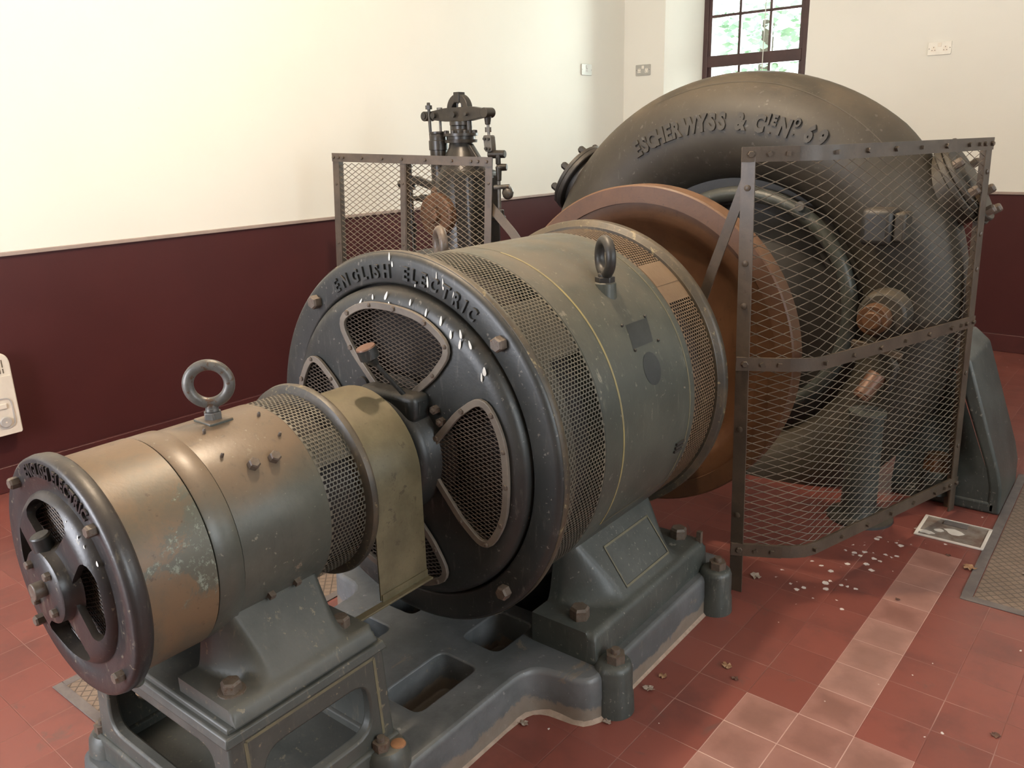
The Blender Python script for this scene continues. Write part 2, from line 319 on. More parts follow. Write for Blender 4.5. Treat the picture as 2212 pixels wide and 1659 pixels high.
# ------------------------------------------------------------------ geometry helpers
class MB:
    """collects vertices and faces for ONE mesh object (world coordinates)"""
    def __init__(s): s.v = []; s.f = []
    def add(s, vs, fs):
        o = len(s.v); s.v += [tuple(p) for p in vs]; s.f += [tuple(i + o for i in f) for f in fs]; return s
    def box(s, lo, hi, mat=None):
        x0, y0, z0 = lo; x1, y1, z1 = hi
        vs = [Vector(p) for p in ((x0,y0,z0),(x1,y0,z0),(x1,y1,z0),(x0,y1,z0),(x0,y0,z1),(x1,y0,z1),(x1,y1,z1),(x0,y1,z1))]
        if mat is not None: vs = [mat @ p for p in vs]
        return s.add(vs, [(0,3,2,1),(4,5,6,7),(0,1,5,4),(1,2,6,5),(2,3,7,6),(3,0,4,7)])
    def frame(s, ax):
        ax = Vector(ax).normalized()
        h = Vector((0, 0, 1)) if abs(ax.z) < 0.9 else Vector((1, 0, 0))
        u = ax.cross(h).normalized(); return u, ax.cross(u).normalized()
    def cyl(s, p0, p1, r0, r1=None, n=20, caps=True, ph=0.0):
        r1 = r0 if r1 is None else r1
        p0 = Vector(p0); p1 = Vector(p1); u, w = s.frame(p1 - p0)
        vs = []
        for p, r in ((p0, r0), (p1, r1)):
            for i in range(n):
                a = 2 * PI * i / n + ph; vs.append(p + (u * math.cos(a) + w * math.sin(a)) * r)
        fs = [(i, (i + 1) % n, n + (i + 1) % n, n + i) for i in range(n)]
        if caps: fs += [tuple(range(n))[::-1], tuple(range(n, 2 * n))]
        return s.add(vs, fs)
    def tube(s, pts, r, n=8, closed=False, caps=True):
        pts = [Vector(p) for p in pts]; m = len(pts); vs = []; fs = []
        u = None
        for i in range(m):
            a = pts[(i - 1) % m] if (closed or i > 0) else pts[i]
            c = pts[(i + 1) % m] if (closed or i < m - 1) else pts[i]
            t = (c - a).normalized()
            if u is None: u, _ = s.frame(t)
            u = (u - t * u.dot(t)).normalized(); w = t.cross(u)
            for k in range(n):
                an = 2 * PI * k / n; vs.append(pts[i] + (u * math.cos(an) + w * math.sin(an)) * r)
        for i in range(m if closed else m - 1):
            j = (i + 1) % m
            for k in range(n):
                k2 = (k + 1) % n; fs.append((i*n+k, i*n+k2, j*n+k2, j*n+k))
        if not closed and caps: fs += [tuple(range(n))[::-1], tuple(range((m-1)*n, m*n))]
        return s.add(vs, fs)
    def bar(s, pts, up, w, t):
        """flat strip: width w along up, thickness t across"""
        pts = [Vector(p) for p in pts]; up = Vector(up).normalized(); vs = []; fs = []; m = len(pts)
        for i in range(m):
            tg = (pts[min(i+1, m-1)] - pts[max(i-1, 0)]).normalized(); nn = tg.cross(up).normalized(); uu = nn.cross(tg).normalized()
            for a, c in ((-1,-1),(1,-1),(1,1),(-1,1)): vs.append(pts[i] + nn * (a * t / 2) + uu * (c * w / 2))
        for i in range(m - 1):
            for k in range(4):
                k2 = (k + 1) % 4; fs.append((i*4+k, i*4+k2, i*4+4+k2, i*4+4+k))
        fs += [(3,2,1,0), tuple((m-1)*4 + k for k in range(4))]
        return s.add(vs, fs)
    def lathe(s, prof, cx, cz, a0=0.0, a1=360.0, n=96, closed=True):
        """profile [(y, r)...] turned about the machine axis direction Y; closed = profile is a loop"""
        full = abs(a1 - a0) >= 359.9; m = n if full else n + 1; k = len(prof); vs = []; fs = []
        for i in range(m):
            a = math.radians(a0 + (a1 - a0) * i / n)
            for y, r in prof: vs.append((cx + r * math.cos(a), y, cz + r * math.sin(a)))
        for i in range(n):
            j = (i + 1) % m
            for q in range(k if closed else k - 1):
                q2 = (q + 1) % k; fs.append((i*k+q, j*k+q, j*k+q2, i*k+q2))
        if not full and closed: fs += [tuple(range(k)), tuple((m-1)*k + q for q in range(k))[::-1]]
        return s.add(vs, fs)
    def lathe_z(s, prof, cx, cy, n=32):
        """profile [(z, r)...] about a vertical axis"""
        k = len(prof); vs = []; fs = []
        for i in range(n):
            a = 2 * PI * i / n
            for z, r in prof: vs.append((cx + r * math.cos(a), cy + r * math.sin(a), z))
        for i in range(n):
            j = (i + 1) % n
            for q in range(k - 1): fs.append((i*k+q, j*k+q, j*k+q+1, i*k+q+1))
        return s.add(vs, fs)
    def prism(s, poly, fn, d0, d1):
        """polygon [(a,b)] mapped by fn(a,b,d)"""
        n = len(poly)
        vs = [fn(a, b, d0) for a, b in poly] + [fn(a, b, d1) for a, b in poly]
        return s.add(vs, [(i, (i+1) % n, n + (i+1) % n, n + i) for i in range(n)] + [tuple(range(n))[::-1], tuple(range(n, 2*n))])
    def ring_band(s, outer, inner, fn, d0, d1):
        """closed strip between two loops of the same length, extruded d0..d1"""
        n = len(outer); vs = []
        for d in (d0, d1):
            vs += [fn(a, b, d) for a, b in outer] + [fn(a, b, d) for a, b in inner]
        fs = []
        for i in range(n):
            j = (i + 1) % n
            fs += [(i, j, n + j, n + i), (2*n + i, 3*n + i, 3*n + j, 2*n + j), (i, 2*n + i, 2*n + j, j), (n + i, n + j, 3*n + j, 3*n + i)]
        return s.add(vs, fs)
    def mesh(s, name, off=(0, 0, 0), smooth=35):
        me = bpy.data.meshes.new(name)
        ox, oy, oz = off
        me.from_pydata([(x - ox, y - oy, z - oz) for x, y, z in s.v], [], s.f)
        bm = bmesh.new(); bm.from_mesh(me)
        bmesh.ops.remove_doubles(bm, verts=bm.verts, dist=1e-6)
        bmesh.ops.recalc_face_normals(bm, faces=bm.faces)
        bm.to_mesh(me); bm.free()
        if smooth:
            me.shade_smooth(); me.set_sharp_from_angle(angle=math.radians(smooth))
        return me
    def build(s, name, mat, parent=None, bevel=0.0, smooth=35, seg=2, base=None):
        off = root_loc(parent) if parent is not None else (base or (0, 0, 0))
        me = s.mesh(name, off, smooth)
        me.materials.append(M[mat] if isinstance(mat, str) else mat)
        o = bpy.data.objects.new(name, me); COL.objects.link(o)
        if parent is not None: o.parent = parent
        elif base is not None: o.location = base
        if bevel: add_bevel(o, bevel, seg)
        return o
def root_loc(o):
    while o.parent is not None: o = o.parent
    return tuple(o.location)
def add_bevel(o, w, seg=2):
    b = o.modifiers.new('bevel', 'BEVEL'); b.width = w; b.segments = seg; b.limit_method = 'ANGLE'; b.angle_limit = math.radians(30)
    b.harden_normals = False
def boolean(name, mat, parent, base_mb, cutters, bevel=0.0, seg=2, smooth=35, op='DIFFERENCE'):
    """one cast piece with its openings cut out"""
    tmp = []
    bo = bpy.data.objects.new('tmp', base_mb.mesh('tmp', (0,0,0), 0)); COL.objects.link(bo); tmp.append(bo)
    for c in cutters:
        co = bpy.data.objects.new('tmpc', c.mesh('tmpc', (0,0,0), 0)); COL.objects.link(co); tmp.append(co)
        md = bo.modifiers.new('b', 'BOOLEAN'); md.operation = op; md.solver = 'EXACT'; md.object = co
    dg = bpy.context.evaluated_depsgraph_get(); dg.update()
    me = bpy.data.meshes.new_from_object(bo.evaluated_get(dg))
    for t in tmp:
        d = t.data; bpy.data.objects.remove(t); bpy.data.meshes.remove(d)
    off = Vector(root_loc(parent)) if parent is not None else Vector((0,0,0))
    me.transform(Matrix.Translation(-off)); me.name = name
    me.materials.clear(); me.materials.append(M[mat])
    me.shade_smooth(); me.set_sharp_from_angle(angle=math.radians(smooth))
    o = bpy.data.objects.new(name, me); COL.objects.link(o)
    if parent is not None: o.parent = parent
    if bevel: add_bevel(o, bevel, seg)
    return o
def thing(name, label, cat, loc=(0,0,0), group=None):
    o = bpy.data.objects.new(name, None); COL.objects.link(o); o.location = loc; o.empty_display_size = 0.1
    o['label'] = label; o['category'] = cat
    if group: o['group'] = group
    return o
def tag(o, label, cat, group=None):
    o['label'] = label; o['category'] = cat
    if group: o['group'] = group
    return o
def struct(o):
    o['kind'] = 'structure'; return o
_hexcache = {}
def bolt_mesh(r, h, kind='hex', mat='bolt'):
    k = (r, h, kind, mat)
    if k not in _hexcache:
        m = MB()
        if kind == 'hex':
            m.cyl((0,0,-h*0.3), (0,0,h*0.8), r, r, 6); m.cyl((0,0,h*0.8), (0,0,h), r, r*0.8, 6)
        elif kind == 'nut':
            m.cyl((0,0,-h*0.3), (0,0,h*0.65), r, r, 6); m.cyl((0,0,h*0.6), (0,0,h), r*0.5, r*0.42, 14)
        elif kind == 'square':
            m.cyl((0,0,-h*0.3), (0,0,h), r, r*0.95, 4, ph=PI/4)
        else:
            m.cyl((0,0,-h*0.3), (0,0,h*0.6), r, r, 14); m.cyl((0,0,h*0.6), (0,0,h), r, r*0.55, 14)
        me = m.mesh('bolt', (0,0,0), 30); me.materials.append(M[mat]); _hexcache[k] = me
    return _hexcache[k]
def bolt(pos, nrm, r, h, parent, kind='hex', name='bolt', spin=0.0, mat='bolt'):
    o = bpy.data.objects.new(name, bolt_mesh(r, h, kind, mat)); COL.objects.link(o); o.parent = parent
    o.location = Vector(pos) - Vector(root_loc(parent))
    q = Vector((0,0,1)).rotation_difference(Vector(nrm).normalized())
    o.rotation_mode = 'QUATERNION'; o.rotation_quaternion = q @ Quaternion((0,0,1), spin)
    return o
def diamonds(fn, U, V, pu, pv, r, keep=None, u0=0.0, v0=0.0):
    """expanded metal: strands of a diamond lattice over (u,v) in [u0,u0+U]x[v0,v0+V]; fn maps to space"""
    mb = MB(); nu = int(round(U / (pu / 2))); nv = int(round(V / (pv / 2)))
    P = lambda k, j: (u0 + k * U / nu, v0 + j * V / nv)
    for k in range(nu):
        for j in range(nv + 1):
            if (k + j) % 2: continue
            for dj in (1, -1):
                if not 0 <= j + dj <= nv: continue
                a = P(k, j); c = P(k + 1, j + dj)
                if keep and not keep((a[0]+c[0])/2, (a[1]+c[1])/2): continue
                pa = Vector(fn(*a)); pc = Vector(fn(*c)); u, w = mb.frame(pc - pa)
                vs = []
                for p in (pa, pc):
                    for s1, s2 in ((1,0),(0,1),(-1,0),(0,-1)): vs.append(p + u * (r * s1) + w * (r * s2))
                mb.add(vs, [(i, (i+1) % 4, 4 + (i+1) % 4, 4 + i) for i in range(4)])
    return mb
def perforated(cx, cz, y0, y1, r, a0, a1, ny, na, hy=0.62, ha=0.66, solid=None):
    """curved sheet with staggered rectangular holes"""
    mb = MB()
    def pt(y, a): return (cx + r * math.cos(a), y, cz + r * math.sin(a))
    a0 = math.radians(a0); a1 = math.radians(a1); da = (a1 - a0) / na; dy = (y1 - y0) / ny
    for j in range(na):
        sh = 0.5 if j % 2 else 0.0
        aa = a0 + j * da; ab = aa + da; am = (aa + ab) / 2
        cells = []
        if sh: cells.append((y0, y0 + dy / 2, False))
        for i in range(ny - (1 if sh else 0)): cells.append((y0 + (i + sh) * dy, y0 + (i + sh + 1) * dy, True))
        if sh: cells.append((y1 - dy / 2, y1, False))
        for ya, yb, hole in cells:
            if hole and not (solid and solid((ya + yb) / 2, math.degrees(am))):
                ym = (ya + yb) / 2; h1 = ym - dy * hy / 2; h2 = ym + dy * hy / 2; b1 = am - da * ha / 2; b2 = am + da * ha / 2
                vs = [pt(ya, aa), pt(yb, aa), pt(yb, ab), pt(ya, ab), pt(h1, b1), pt(h2, b1), pt(h2, b2), pt(h1, b2)]
                mb.add(vs, [(0,1,5,4),(1,2,6,5),(2,3,7,6),(3,0,4,7)])
            else:
                mb.add([pt(ya, aa), pt(yb, aa), pt(yb, ab), pt(ya, ab)], [(0,1,2,3)])
    return mb
_letters = {}
def letter(ch, wide=1.0, bold=0.03):
    """outline letter as a solid: unit cap height, depth 1"""
    if (ch, wide, bold) not in _letters:
        cu = bpy.data.curves.new('t', 'FONT'); cu.body = ch; cu.size = 1.0; cu.extrude = 0.5; cu.offset = bold; cu.resolution_u = 3
        o = bpy.data.objects.new('t', cu); COL.objects.link(o)
        dg = bpy.context.evaluated_depsgraph_get(); dg.update()
        me = bpy.data.meshes.new_from_object(o.evaluated_get(dg))
        vs = [v.co.copy() for v in me.vertices]; fs = [tuple(p.vertices) for p in me.polygons]
        bpy.data.objects.remove(o); bpy.data.curves.remove(cu); bpy.data.meshes.remove(me)
        x0 = min(v.x for v in vs); x1 = max(v.x for v in vs)
        H = 0.72
        vs = [Vector(((v.x - (x0 + x1) / 2) / H * wide, (v.y) / H, v.z)) for v in vs]
        _letters[(ch, wide, bold)] = (vs, fs, (x1 - x0) / H * wide)
    return _letters[(ch, wide, bold)]
def rounded(poly, rad, n=5):
    """rounded polygon"""
    out = []; m = len(poly)
    for i in range(m):
        p = Vector(poly[i]); a = (Vector(poly[i-1]) - p); c = (Vector(poly[(i+1) % m]) - p)
        r = rad[i] if isinstance(rad, (list, tuple)) else rad
        d = min(r, a.length * 0.48, c.length * 0.48); p0 = p + a.normalized() * d; p1 = p + c.normalized() * d
        for k in range(n + 1):
            t = k / n; out.append(tuple((1-t)**2 * p0 + 2*t*(1-t) * p + t*t * p1))
    return out
def scale_poly(poly, f, c=None):
    if c is None: c = (sum(p[0] for p in poly)/len(poly), sum(p[1] for p in poly)/len(poly))
    return [(c[0] + (p[0]-c[0])*f, c[1] + (p[1]-c[1])*f) for p in poly]
def inset_poly(poly, d):
    n = len(poly); out = []
    area2 = sum(poly[i][0]*poly[(i+1)%n][1] - poly[(i+1)%n][0]*poly[i][1] for i in range(n)); sg = 1 if area2 > 0 else -1
    for i in range(n):
        a = Vector(poly[i-1]); c = Vector(poly[(i+1) % n]); t = (c - a)
        if t.length < 1e-9: out.append(poly[i]); continue
        t.normalize(); out.append((poly[i][0] - t.y * d * sg, poly[i][1] + t.x * d * sg))
    return out
def inside(poly, x, y):
    r = False; n = len(poly); j = n - 1
    for i in range(n):
        xi, yi = poly[i][0], poly[i][1]; xj, yj = poly[j][0], poly[j][1]
        if (yi > y) != (yj > y) and x < (xj - xi) * (y - yi) / (yj - yi) + xi: r = not r
        j = i
    return r

# machine axis
XA, ZA = -1.612, 0.777
XE = -1.628

# ------------------------------------------------------------------ the room (built in room coordinates, then turned)
XW, YB, XR, YF, ZC = -4.3244, 6.8518, 3.0, -2.1, 4.1
def rooms(o): o.matrix_world = R_ROOM; return struct(o)
fl = MB().box((XW - 0.3, YF - 0.3, -0.2), (XR + 0.3, YB + 0.5, 0.0)).build('floor', 'floor'); rooms(fl)
rooms(MB().box((XW - 0.3, YF - 0.3, 0.0), (XW, YB + 0.5, ZC)).build('wall_left', 'wall'))
bw = MB().box((XW, YB, 0.0), (XR + 0.3, YB + 0.5, ZC))
cut = MB()
f = [(-3.91, -2.644, YB - 0.05), (-3.91, -2.644, YB), (-3.745, -2.795, 7.24), (-3.745, -2.795, YB + 0.6)]
vs = []
for xa, xb, y in f:
    vs += [(xa, y, 1.30), (xb, y, 1.30), (xb, y, 3.3), (xa, y, 3.3)]
fs = [(0,1,2,3), (12,15,14,13)]
for i in range(3):
    for k in range(4): fs.append((i*4+k, i*4+4+k, i*4+4+(k+1) % 4, i*4+(k+1) % 4))
cut.add(vs, fs)
rooms(boolean('wall_back', 'wall', None, bw, [cut]))
rooms(boolean('wall_right', 'wall', None, MB().box((XR, YF - 0.3, 0.0), (XR + 0.3, YB, ZC)),
              [MB().box((XR - 0.1, 0.4, 1.0), (XR + 0.5, 2.0, 3.0)), MB().box((XR - 0.1, 3.8, 1.0), (XR + 0.5, 5.4, 3.0))]))
rooms(boolean('wall_front', 'wall', None, MB().box((XW, YF - 0.3, 0.0), (XR, YF, ZC)),
              [MB().box((-3.5, YF - 0.5, -0.02), (-1.9, YF + 0.1, 2.7))]))
rooms(MB().box((XW - 0.3, YF - 0.3, ZC), (XR + 0.3, YB + 0.5, ZC + 0.2)).build('ceiling', 'ceiling'))
rooms(MB().box((XW, YF, 1.130), (XW + 0.014, YB - 0.014, 1.150)).build('trim_1', 'dado', bevel=0.003))
rooms(MB().box((XW, YB - 0.014, 1.130), (XR, YB, 1.150)).build('trim_2', 'dado', bevel=0.003))
rooms(MB().box((XW, YF, 0.0), (XW + 0.02, YB - 0.02, 0.130)).build('baseboard_left', 'skirt', bevel=0.004))
rooms(MB().box((XW, YB - 0.02, 0.0), (XR, YB, 0.130)).build('baseboard_back', 'skirt', bevel=0.004))
# sash window in the back wall
def sash_window(name, x0, x1, z0, z1, y, rail, cols, rows_up, rows_dn):
    w = MB()
    w.box((x0, y, z0), (x0 + 0.045, y + 0.07, z1)); w.box((x1 - 0.045, y, z0), (x1, y + 0.07, z1))
    w.box((x0, y, z1 - 0.06), (x1, y + 0.07, z1)); w.box((x0, y, z0), (x1, y + 0.07, z0 + 0.07))
    o = w.build(name, 'winwood', bevel=0.004); rooms(o)
    s = MB(); s.box((x0 + 0.045, y + 0.0, rail - 0.045), (x1 - 0.045, y + 0.05, rail + 0.05)); s.build('meeting_rail', 'winwood', o, bevel=0.005)
    for lo, hi, rows, dy in ((rail + 0.05, z1 - 0.06, rows_up, 0.0), (z0 + 0.07, rail - 0.045, rows_dn, 0.02)):
        mm = MB()
        mm.box((x0 + 0.045, y + 0.01 + dy, lo), (x0 + 0.075, y + 0.05 + dy, hi)); mm.box((x1 - 0.075, y + 0.01 + dy, lo), (x1 - 0.045, y + 0.05 + dy, hi))
        for c in range(1, cols):
            x = x0 + 0.06 + (x1 - x0 - 0.12) * c / cols; mm.box((x - 0.011, y + 0.015 + dy, lo), (x + 0.011, y + 0.045 + dy, hi))
        for r in range(1, rows):
            z = lo + (hi - lo) * r / rows; mm.box((x0 + 0.045, y + 0.015 + dy, z - 0.011), (x1 - 0.045, y + 0.045 + dy, z + 0.011))
        mm.build('muntins', 'winwood', o)
        MB().box((x0 + 0.05, y + 0.028 + dy, lo), (x1 - 0.05, y + 0.032 + dy, hi)).build('glass', 'glass', o)
    return o
sash_window('window_1', -3.745, -2.795, 1.30, 3.30, 7.25, 2.212, 3, 3, 3)
MB().tube([(-3.16, 7.23, 3.2), (-3.163, 7.222, 2.6), (-3.165, 7.218, 1.9)], 0.004, 6).build('tmp', 'cord', base=(0,0,0))
o = bpy.data.objects['tmp']; o.name = 'sash_cord'; o.matrix_world = R_ROOM
tag(o, 'thin pale pull cord hanging in front of the back window panes', 'cord')
for nm, y0 in (('window_2', 0.4), ('window_3', 3.8)):
    w = MB(); w.box((XR + 0.12, y0, 1.0), (XR + 0.18, y0 + 0.05, 3.0)); w.box((XR + 0.12, y0 + 1.55, 1.0), (XR + 0.18, y0 + 1.6, 3.0))
    w.box((XR + 0.12, y0, 2.94), (XR + 0.18, y0 + 1.6, 3.0)); w.box((XR + 0.12, y0, 1.0), (XR + 0.18, y0 + 1.6, 1.07)); w.box((XR + 0.12, y0, 1.97), (XR + 0.18, y0 + 1.6, 2.04))
    o = w.build(nm, 'winwood'); rooms(o)
# outside: ground and trees seen through the back window
gr = MB().box((-14, 7.6, -0.6), (10, 30, -0.5)).build('garden_ground', 'grass'); gr.matrix_world = R_ROOM; gr['kind'] = 'structure'
def tree(x, y, zc, rad, label, n=1500):
    p = R_ROOM @ Vector((x, y, -0.5))
    t = thing('tree', label, 'tree', p, 'trees outside the back window')
    MB().cyl(p, (p.x + 0.1, p.y, zc), 0.16, 0.08, 10).build('trunk', 'bark', t)
    m = MB(); rr = random.Random(int(x * 100 + y * 10))
    for i in range(n):
        d = Vector((rr.gauss(0, 1), rr.gauss(0, 1), rr.gauss(0, 1))).normalized() * rad * (rr.random() ** 0.4)
        c = Vector((p.x, p.y, zc)) + Vector((d.x, d.y, d.z * 1.2)); s = rr.uniform(0.05, 0.12)
        a = Vector((rr.gauss(0,1), rr.gauss(0,1), rr.gauss(0,1))).normalized(); u, w = m.frame(a)
        m.add([c - u*s, c + w*s*0.5, c + u*s, c - w*s*0.5], [(0,1,2,3)])
    m.build('foliage', 'foliage', t, smooth=0)
tree(-5.3, 12.0, 3.1, 0.75, 'slim green tree outside, in the middle panes of the back window', 420)
tree(-7.3, 12.9, 2.4, 0.8, 'pale green bush outside, in the left panes of the back window', 200)
tree(-4.0, 14.0, 2.1, 0.8, 'pale green bush outside, in the right panes of the back window', 200)

# ------------------------------------------------------------------ cast bedplate on the floor
bed = thing('bedplate', 'long grey-painted cast iron bedplate standing on the tiles under both machines', 'machine base', (XA, 1.6, 0))
def both(half): return [(XA + d, y) for d, y in half] + [(XA - d, y) for d, y in reversed(half)]
half = [(0.0, 0.655), (0.30, 0.655), (0.345, 0.675), (0.365, 0.72), (0.366, 1.50), (0.367, 1.555), (0.371, 1.585), (0.381, 1.608), (0.398, 1.625), (0.424, 1.636), (0.46, 1.641), (0.50, 1.646), (0.527, 1.655), (0.545, 1.672), (0.554, 1.698), (0.556, 1.73), (0.556, 2.53), (0.53, 2.56), (0.0, 2.56)]
pl = both(half)
bm_ = MB()
fnz = lambda a, b, d: (a, b, d)
n = len(pl); ins = inset_poly(pl, 0.005)
ins2 = inset_poly(pl, 0.014)
vs = [(a, b, 0.0) for a, b in pl] + [(a, b, 0.127) for a, b in ins] + [(a, b, 0.14) for a, b in ins2]
fs = []
for L in range(2):
    for i in range(n): fs.append((L*n+i, L*n+(i+1) % n, L*n+n+(i+1) % n, L*n+n+i))
fs += [tuple(range(n))[::-1], tuple(range(2*n, 3*n))]
bm_.add(vs, fs)
cuts = []
for sg in (-1, 1):
    for y0, y1 in ((1.285, 1.53), (1.62, 1.80), (1.86, 2.2)):
        r = rounded([(XA + sg*0.105, y0), (XA + sg*0.245, y0), (XA + sg*0.245, y1), (XA + sg*0.105, y1)], 0.03, 4)
        if sg < 0: r = r[::-1]
        cuts.append(MB().prism(r, fnz, 0.012, 0.3))
bo = boolean('base_casting', 'bedcast', bed, bm_, cuts, bevel=0.005)
rim = MB()
for d, y in ((0.556, 1.768), (0.566, 2.428)):
    for sg in (-1, 1):
        c = (XA + sg*d, y)
        b = MB(); b.lathe_z([(0.0, 0.0), (0.0, 0.062), (0.055, 0.059), (0.065, 0.056), (0.140, 0.055), (0.154, 0.050), (0.160, 0.040), (0.161, 0.0)], c[0], c[1], 28)
        b.build('foundation_boss', 'foot', bed, smooth=50)
        bolt((c[0] + 0.006*sg, c[1], 0.159), (0,0,1), 0.029, 0.042, bed, 'nut', 'foundation_nut', spin=0.3*d*10)
# crusted cement line along the right edge
cm = MB()
e = [(a, b) for a, b in pl if a > XA + 0.3 and b > 0.7]
for a, b in [(0, 0)]:
    out = inset_poly(pl, -0.012)
    idx = [i for i in range(n) if pl[i][0] > XA + 0.33 and pl[i][1] > 0.7]
    vs = []
    for i in idx: vs += [(pl[i][0] - 0.004, pl[i][1], 0.008 + 0.007*math.sin(i*2.3)**2), (pl[i][0] + (out[i][0]-pl[i][0])*(0.5 + 0.5*math.sin(i*1.7)**2), out[i][1], 0.0005)]
    cm.add(vs, [(2*k, 2*k+1, 2*k+3, 2*k+2) for k in range(len(idx) - 1)])
M['cement'] = paint('cement_crust', (0.36, 0.27, 0.21), (0.26, 0.19, 0.14), 0.8, None, scale=25)
cm.build('mortar_fillet', 'cement', bed)

# ------------------------------------------------------------------ exciter pedestal
PX0, PX1, PY0, PY1, PZ0, PZ1 = XA - 0.285, XA + 0.285, 0.722, 1.145, 0.14, 0.47
ped = thing('exciter_pedestal', 'hollow grey-green cast pedestal with oval openings under the small exciter', 'pedestal', (XA, 0.93, 0.14))
def taper_box(mb, x0, x1, y0, y1, z0, z1, t):
    mb.add([(x0-t,y0-t,z0),(x1+t,y0-t,z0),(x1+t,y1+t,z0),(x0-t,y1+t,z0),(x0,y0,z1),(x1,y0,z1),(x1,y1,z1),(x0,y1,z1)],
           [(0,3,2,1),(4,5,6,7),(0,1,5,4),(1,2,6,5),(2,3,7,6),(3,0,4,7)]); return mb
body = taper_box(MB(), PX0, PX1, PY0, PY1, PZ0, PZ1 - 0.02, 0.012)
cav = MB().box((PX0 + 0.022, PY0 + 0.022, PZ0 + 0.03), (PX1 - 0.022, PY1 - 0.022, PZ1 - 0.05))
sidehole = rounded([(PY0 + 0.075, 0.235), (PY1 - 0.055, 0.235), (PY1 - 0.055, 0.375), (PY0 + 0.075, 0.375)], 0.055, 5)
fronthole = rounded([(XA - 0.235, 0.235), (XA + 0.225, 0.235), (XA + 0.225, 0.40), (XA - 0.235, 0.40)], 0.05, 5)
c1 = MB().prism(sidehole, lambda a, b, d: (d, a, b), PX0 - 0.1, PX1 + 0.1)
c2 = MB().prism(fronthole, lambda a, b, d: (a, d, b), PY0 - 0.1, PY1 - 0.08)
boolean('hollow_body', 'ped', ped, body, [cav, c1, c2], bevel=0.006)
cap = MB()
taper_box(cap, PX0 - 0.004, PX1 + 0.004, PY0 - 0.004, PY1 + 0.004, PZ1 - 0.034, PZ1 - 0.012, 0.006)
taper_box(cap, PX0 + 0.008, PX1 - 0.008, PY0 + 0.008, PY1 - 0.008, PZ1 - 0.014, PZ1, 0.003)
cap.build('top_moulding', 'ped', ped, bevel=0.004)
pln = MB(); taper_box(pln, PX0 - 0.020, PX1 + 0.020, PY0 - 0.020, PY1 + 0.020, PZ0 - 0.004, 0.196, 0.004)
hole_in = MB().box((PX0 + 0.03, PY0 + 0.03, PZ0 + 0.02), (PX1 - 0.03, PY1 - 0.03, 0.25))
boolean('plinth', 'ped', ped, pln, [hole_in], bevel=0.008)
for sx, sy in ((1, 1), (1, -1), (-1, 1), (-1, -1)):
    cx, cy = (PX1 + 0.018 if sx > 0 else PX0 - 0.018), (PY1 - 0.03 if sy > 0 else PY0 + 0.02)
    lg = MB().lathe_z([(0.136, 0.0), (0.136, 0.062), (0.176, 0.056), (0.190, 0.046), (0.192, 0.0)], cx, cy, 24)
    lg.build('lug', 'ped', ped, smooth=50)
    bolt((cx + 0.006*sx, cy - 0.018, 0.191), (0,0,1), 0.021, 0.034, ped, 'nut', 'lug_nut', spin=0.5)
M['rustpad'] = paint('orange_rust_patch', (0.26, 0.125, 0.055), (0.19, 0.085, 0.04), 0.7, None, scale=40)
MB().lathe_z([(0.1915, 0.0), (0.1932, 0.0), (0.1925, 0.018), (0.1890, 0.020)], PX1 + 0.044, PY1 - 0.012, 18).build('rust_patch', 'rustpad', ped)
# yellow lining on the right side and front right corner
lin = MB()
y0, y1, z0, z1 = PY0 + 0.038, PY1 - 0.03, 0.212, 0.425
lw = 0.008
def xs(z): return PX1 + 0.012 * (1 - (z - PZ0) / (PZ1 - 0.02 - PZ0)) + 0.0008
for a, b in (((y0, z0), (y0, z1)), ((y0, z1), (y1, z1)), ((y1, z1), (y1 + 0.006, z0))):
    (ya, za_), (yb, zb_) = a, b
    if abs(ya - yb) < 0.05: q = [(ya - lw/2, za_), (ya + lw/2, za_), (yb + lw/2, zb_), (yb - lw/2, zb_)]
    else: q = [(ya, za_ - lw/2), (yb, zb_ - lw/2), (yb, zb_ + lw/2), (ya, za_ + lw/2)]
    lin.add([(xs(z), y, z) for y, z in q], [(0,1,2,3)])
lin.build('lining', 'linedull', ped)

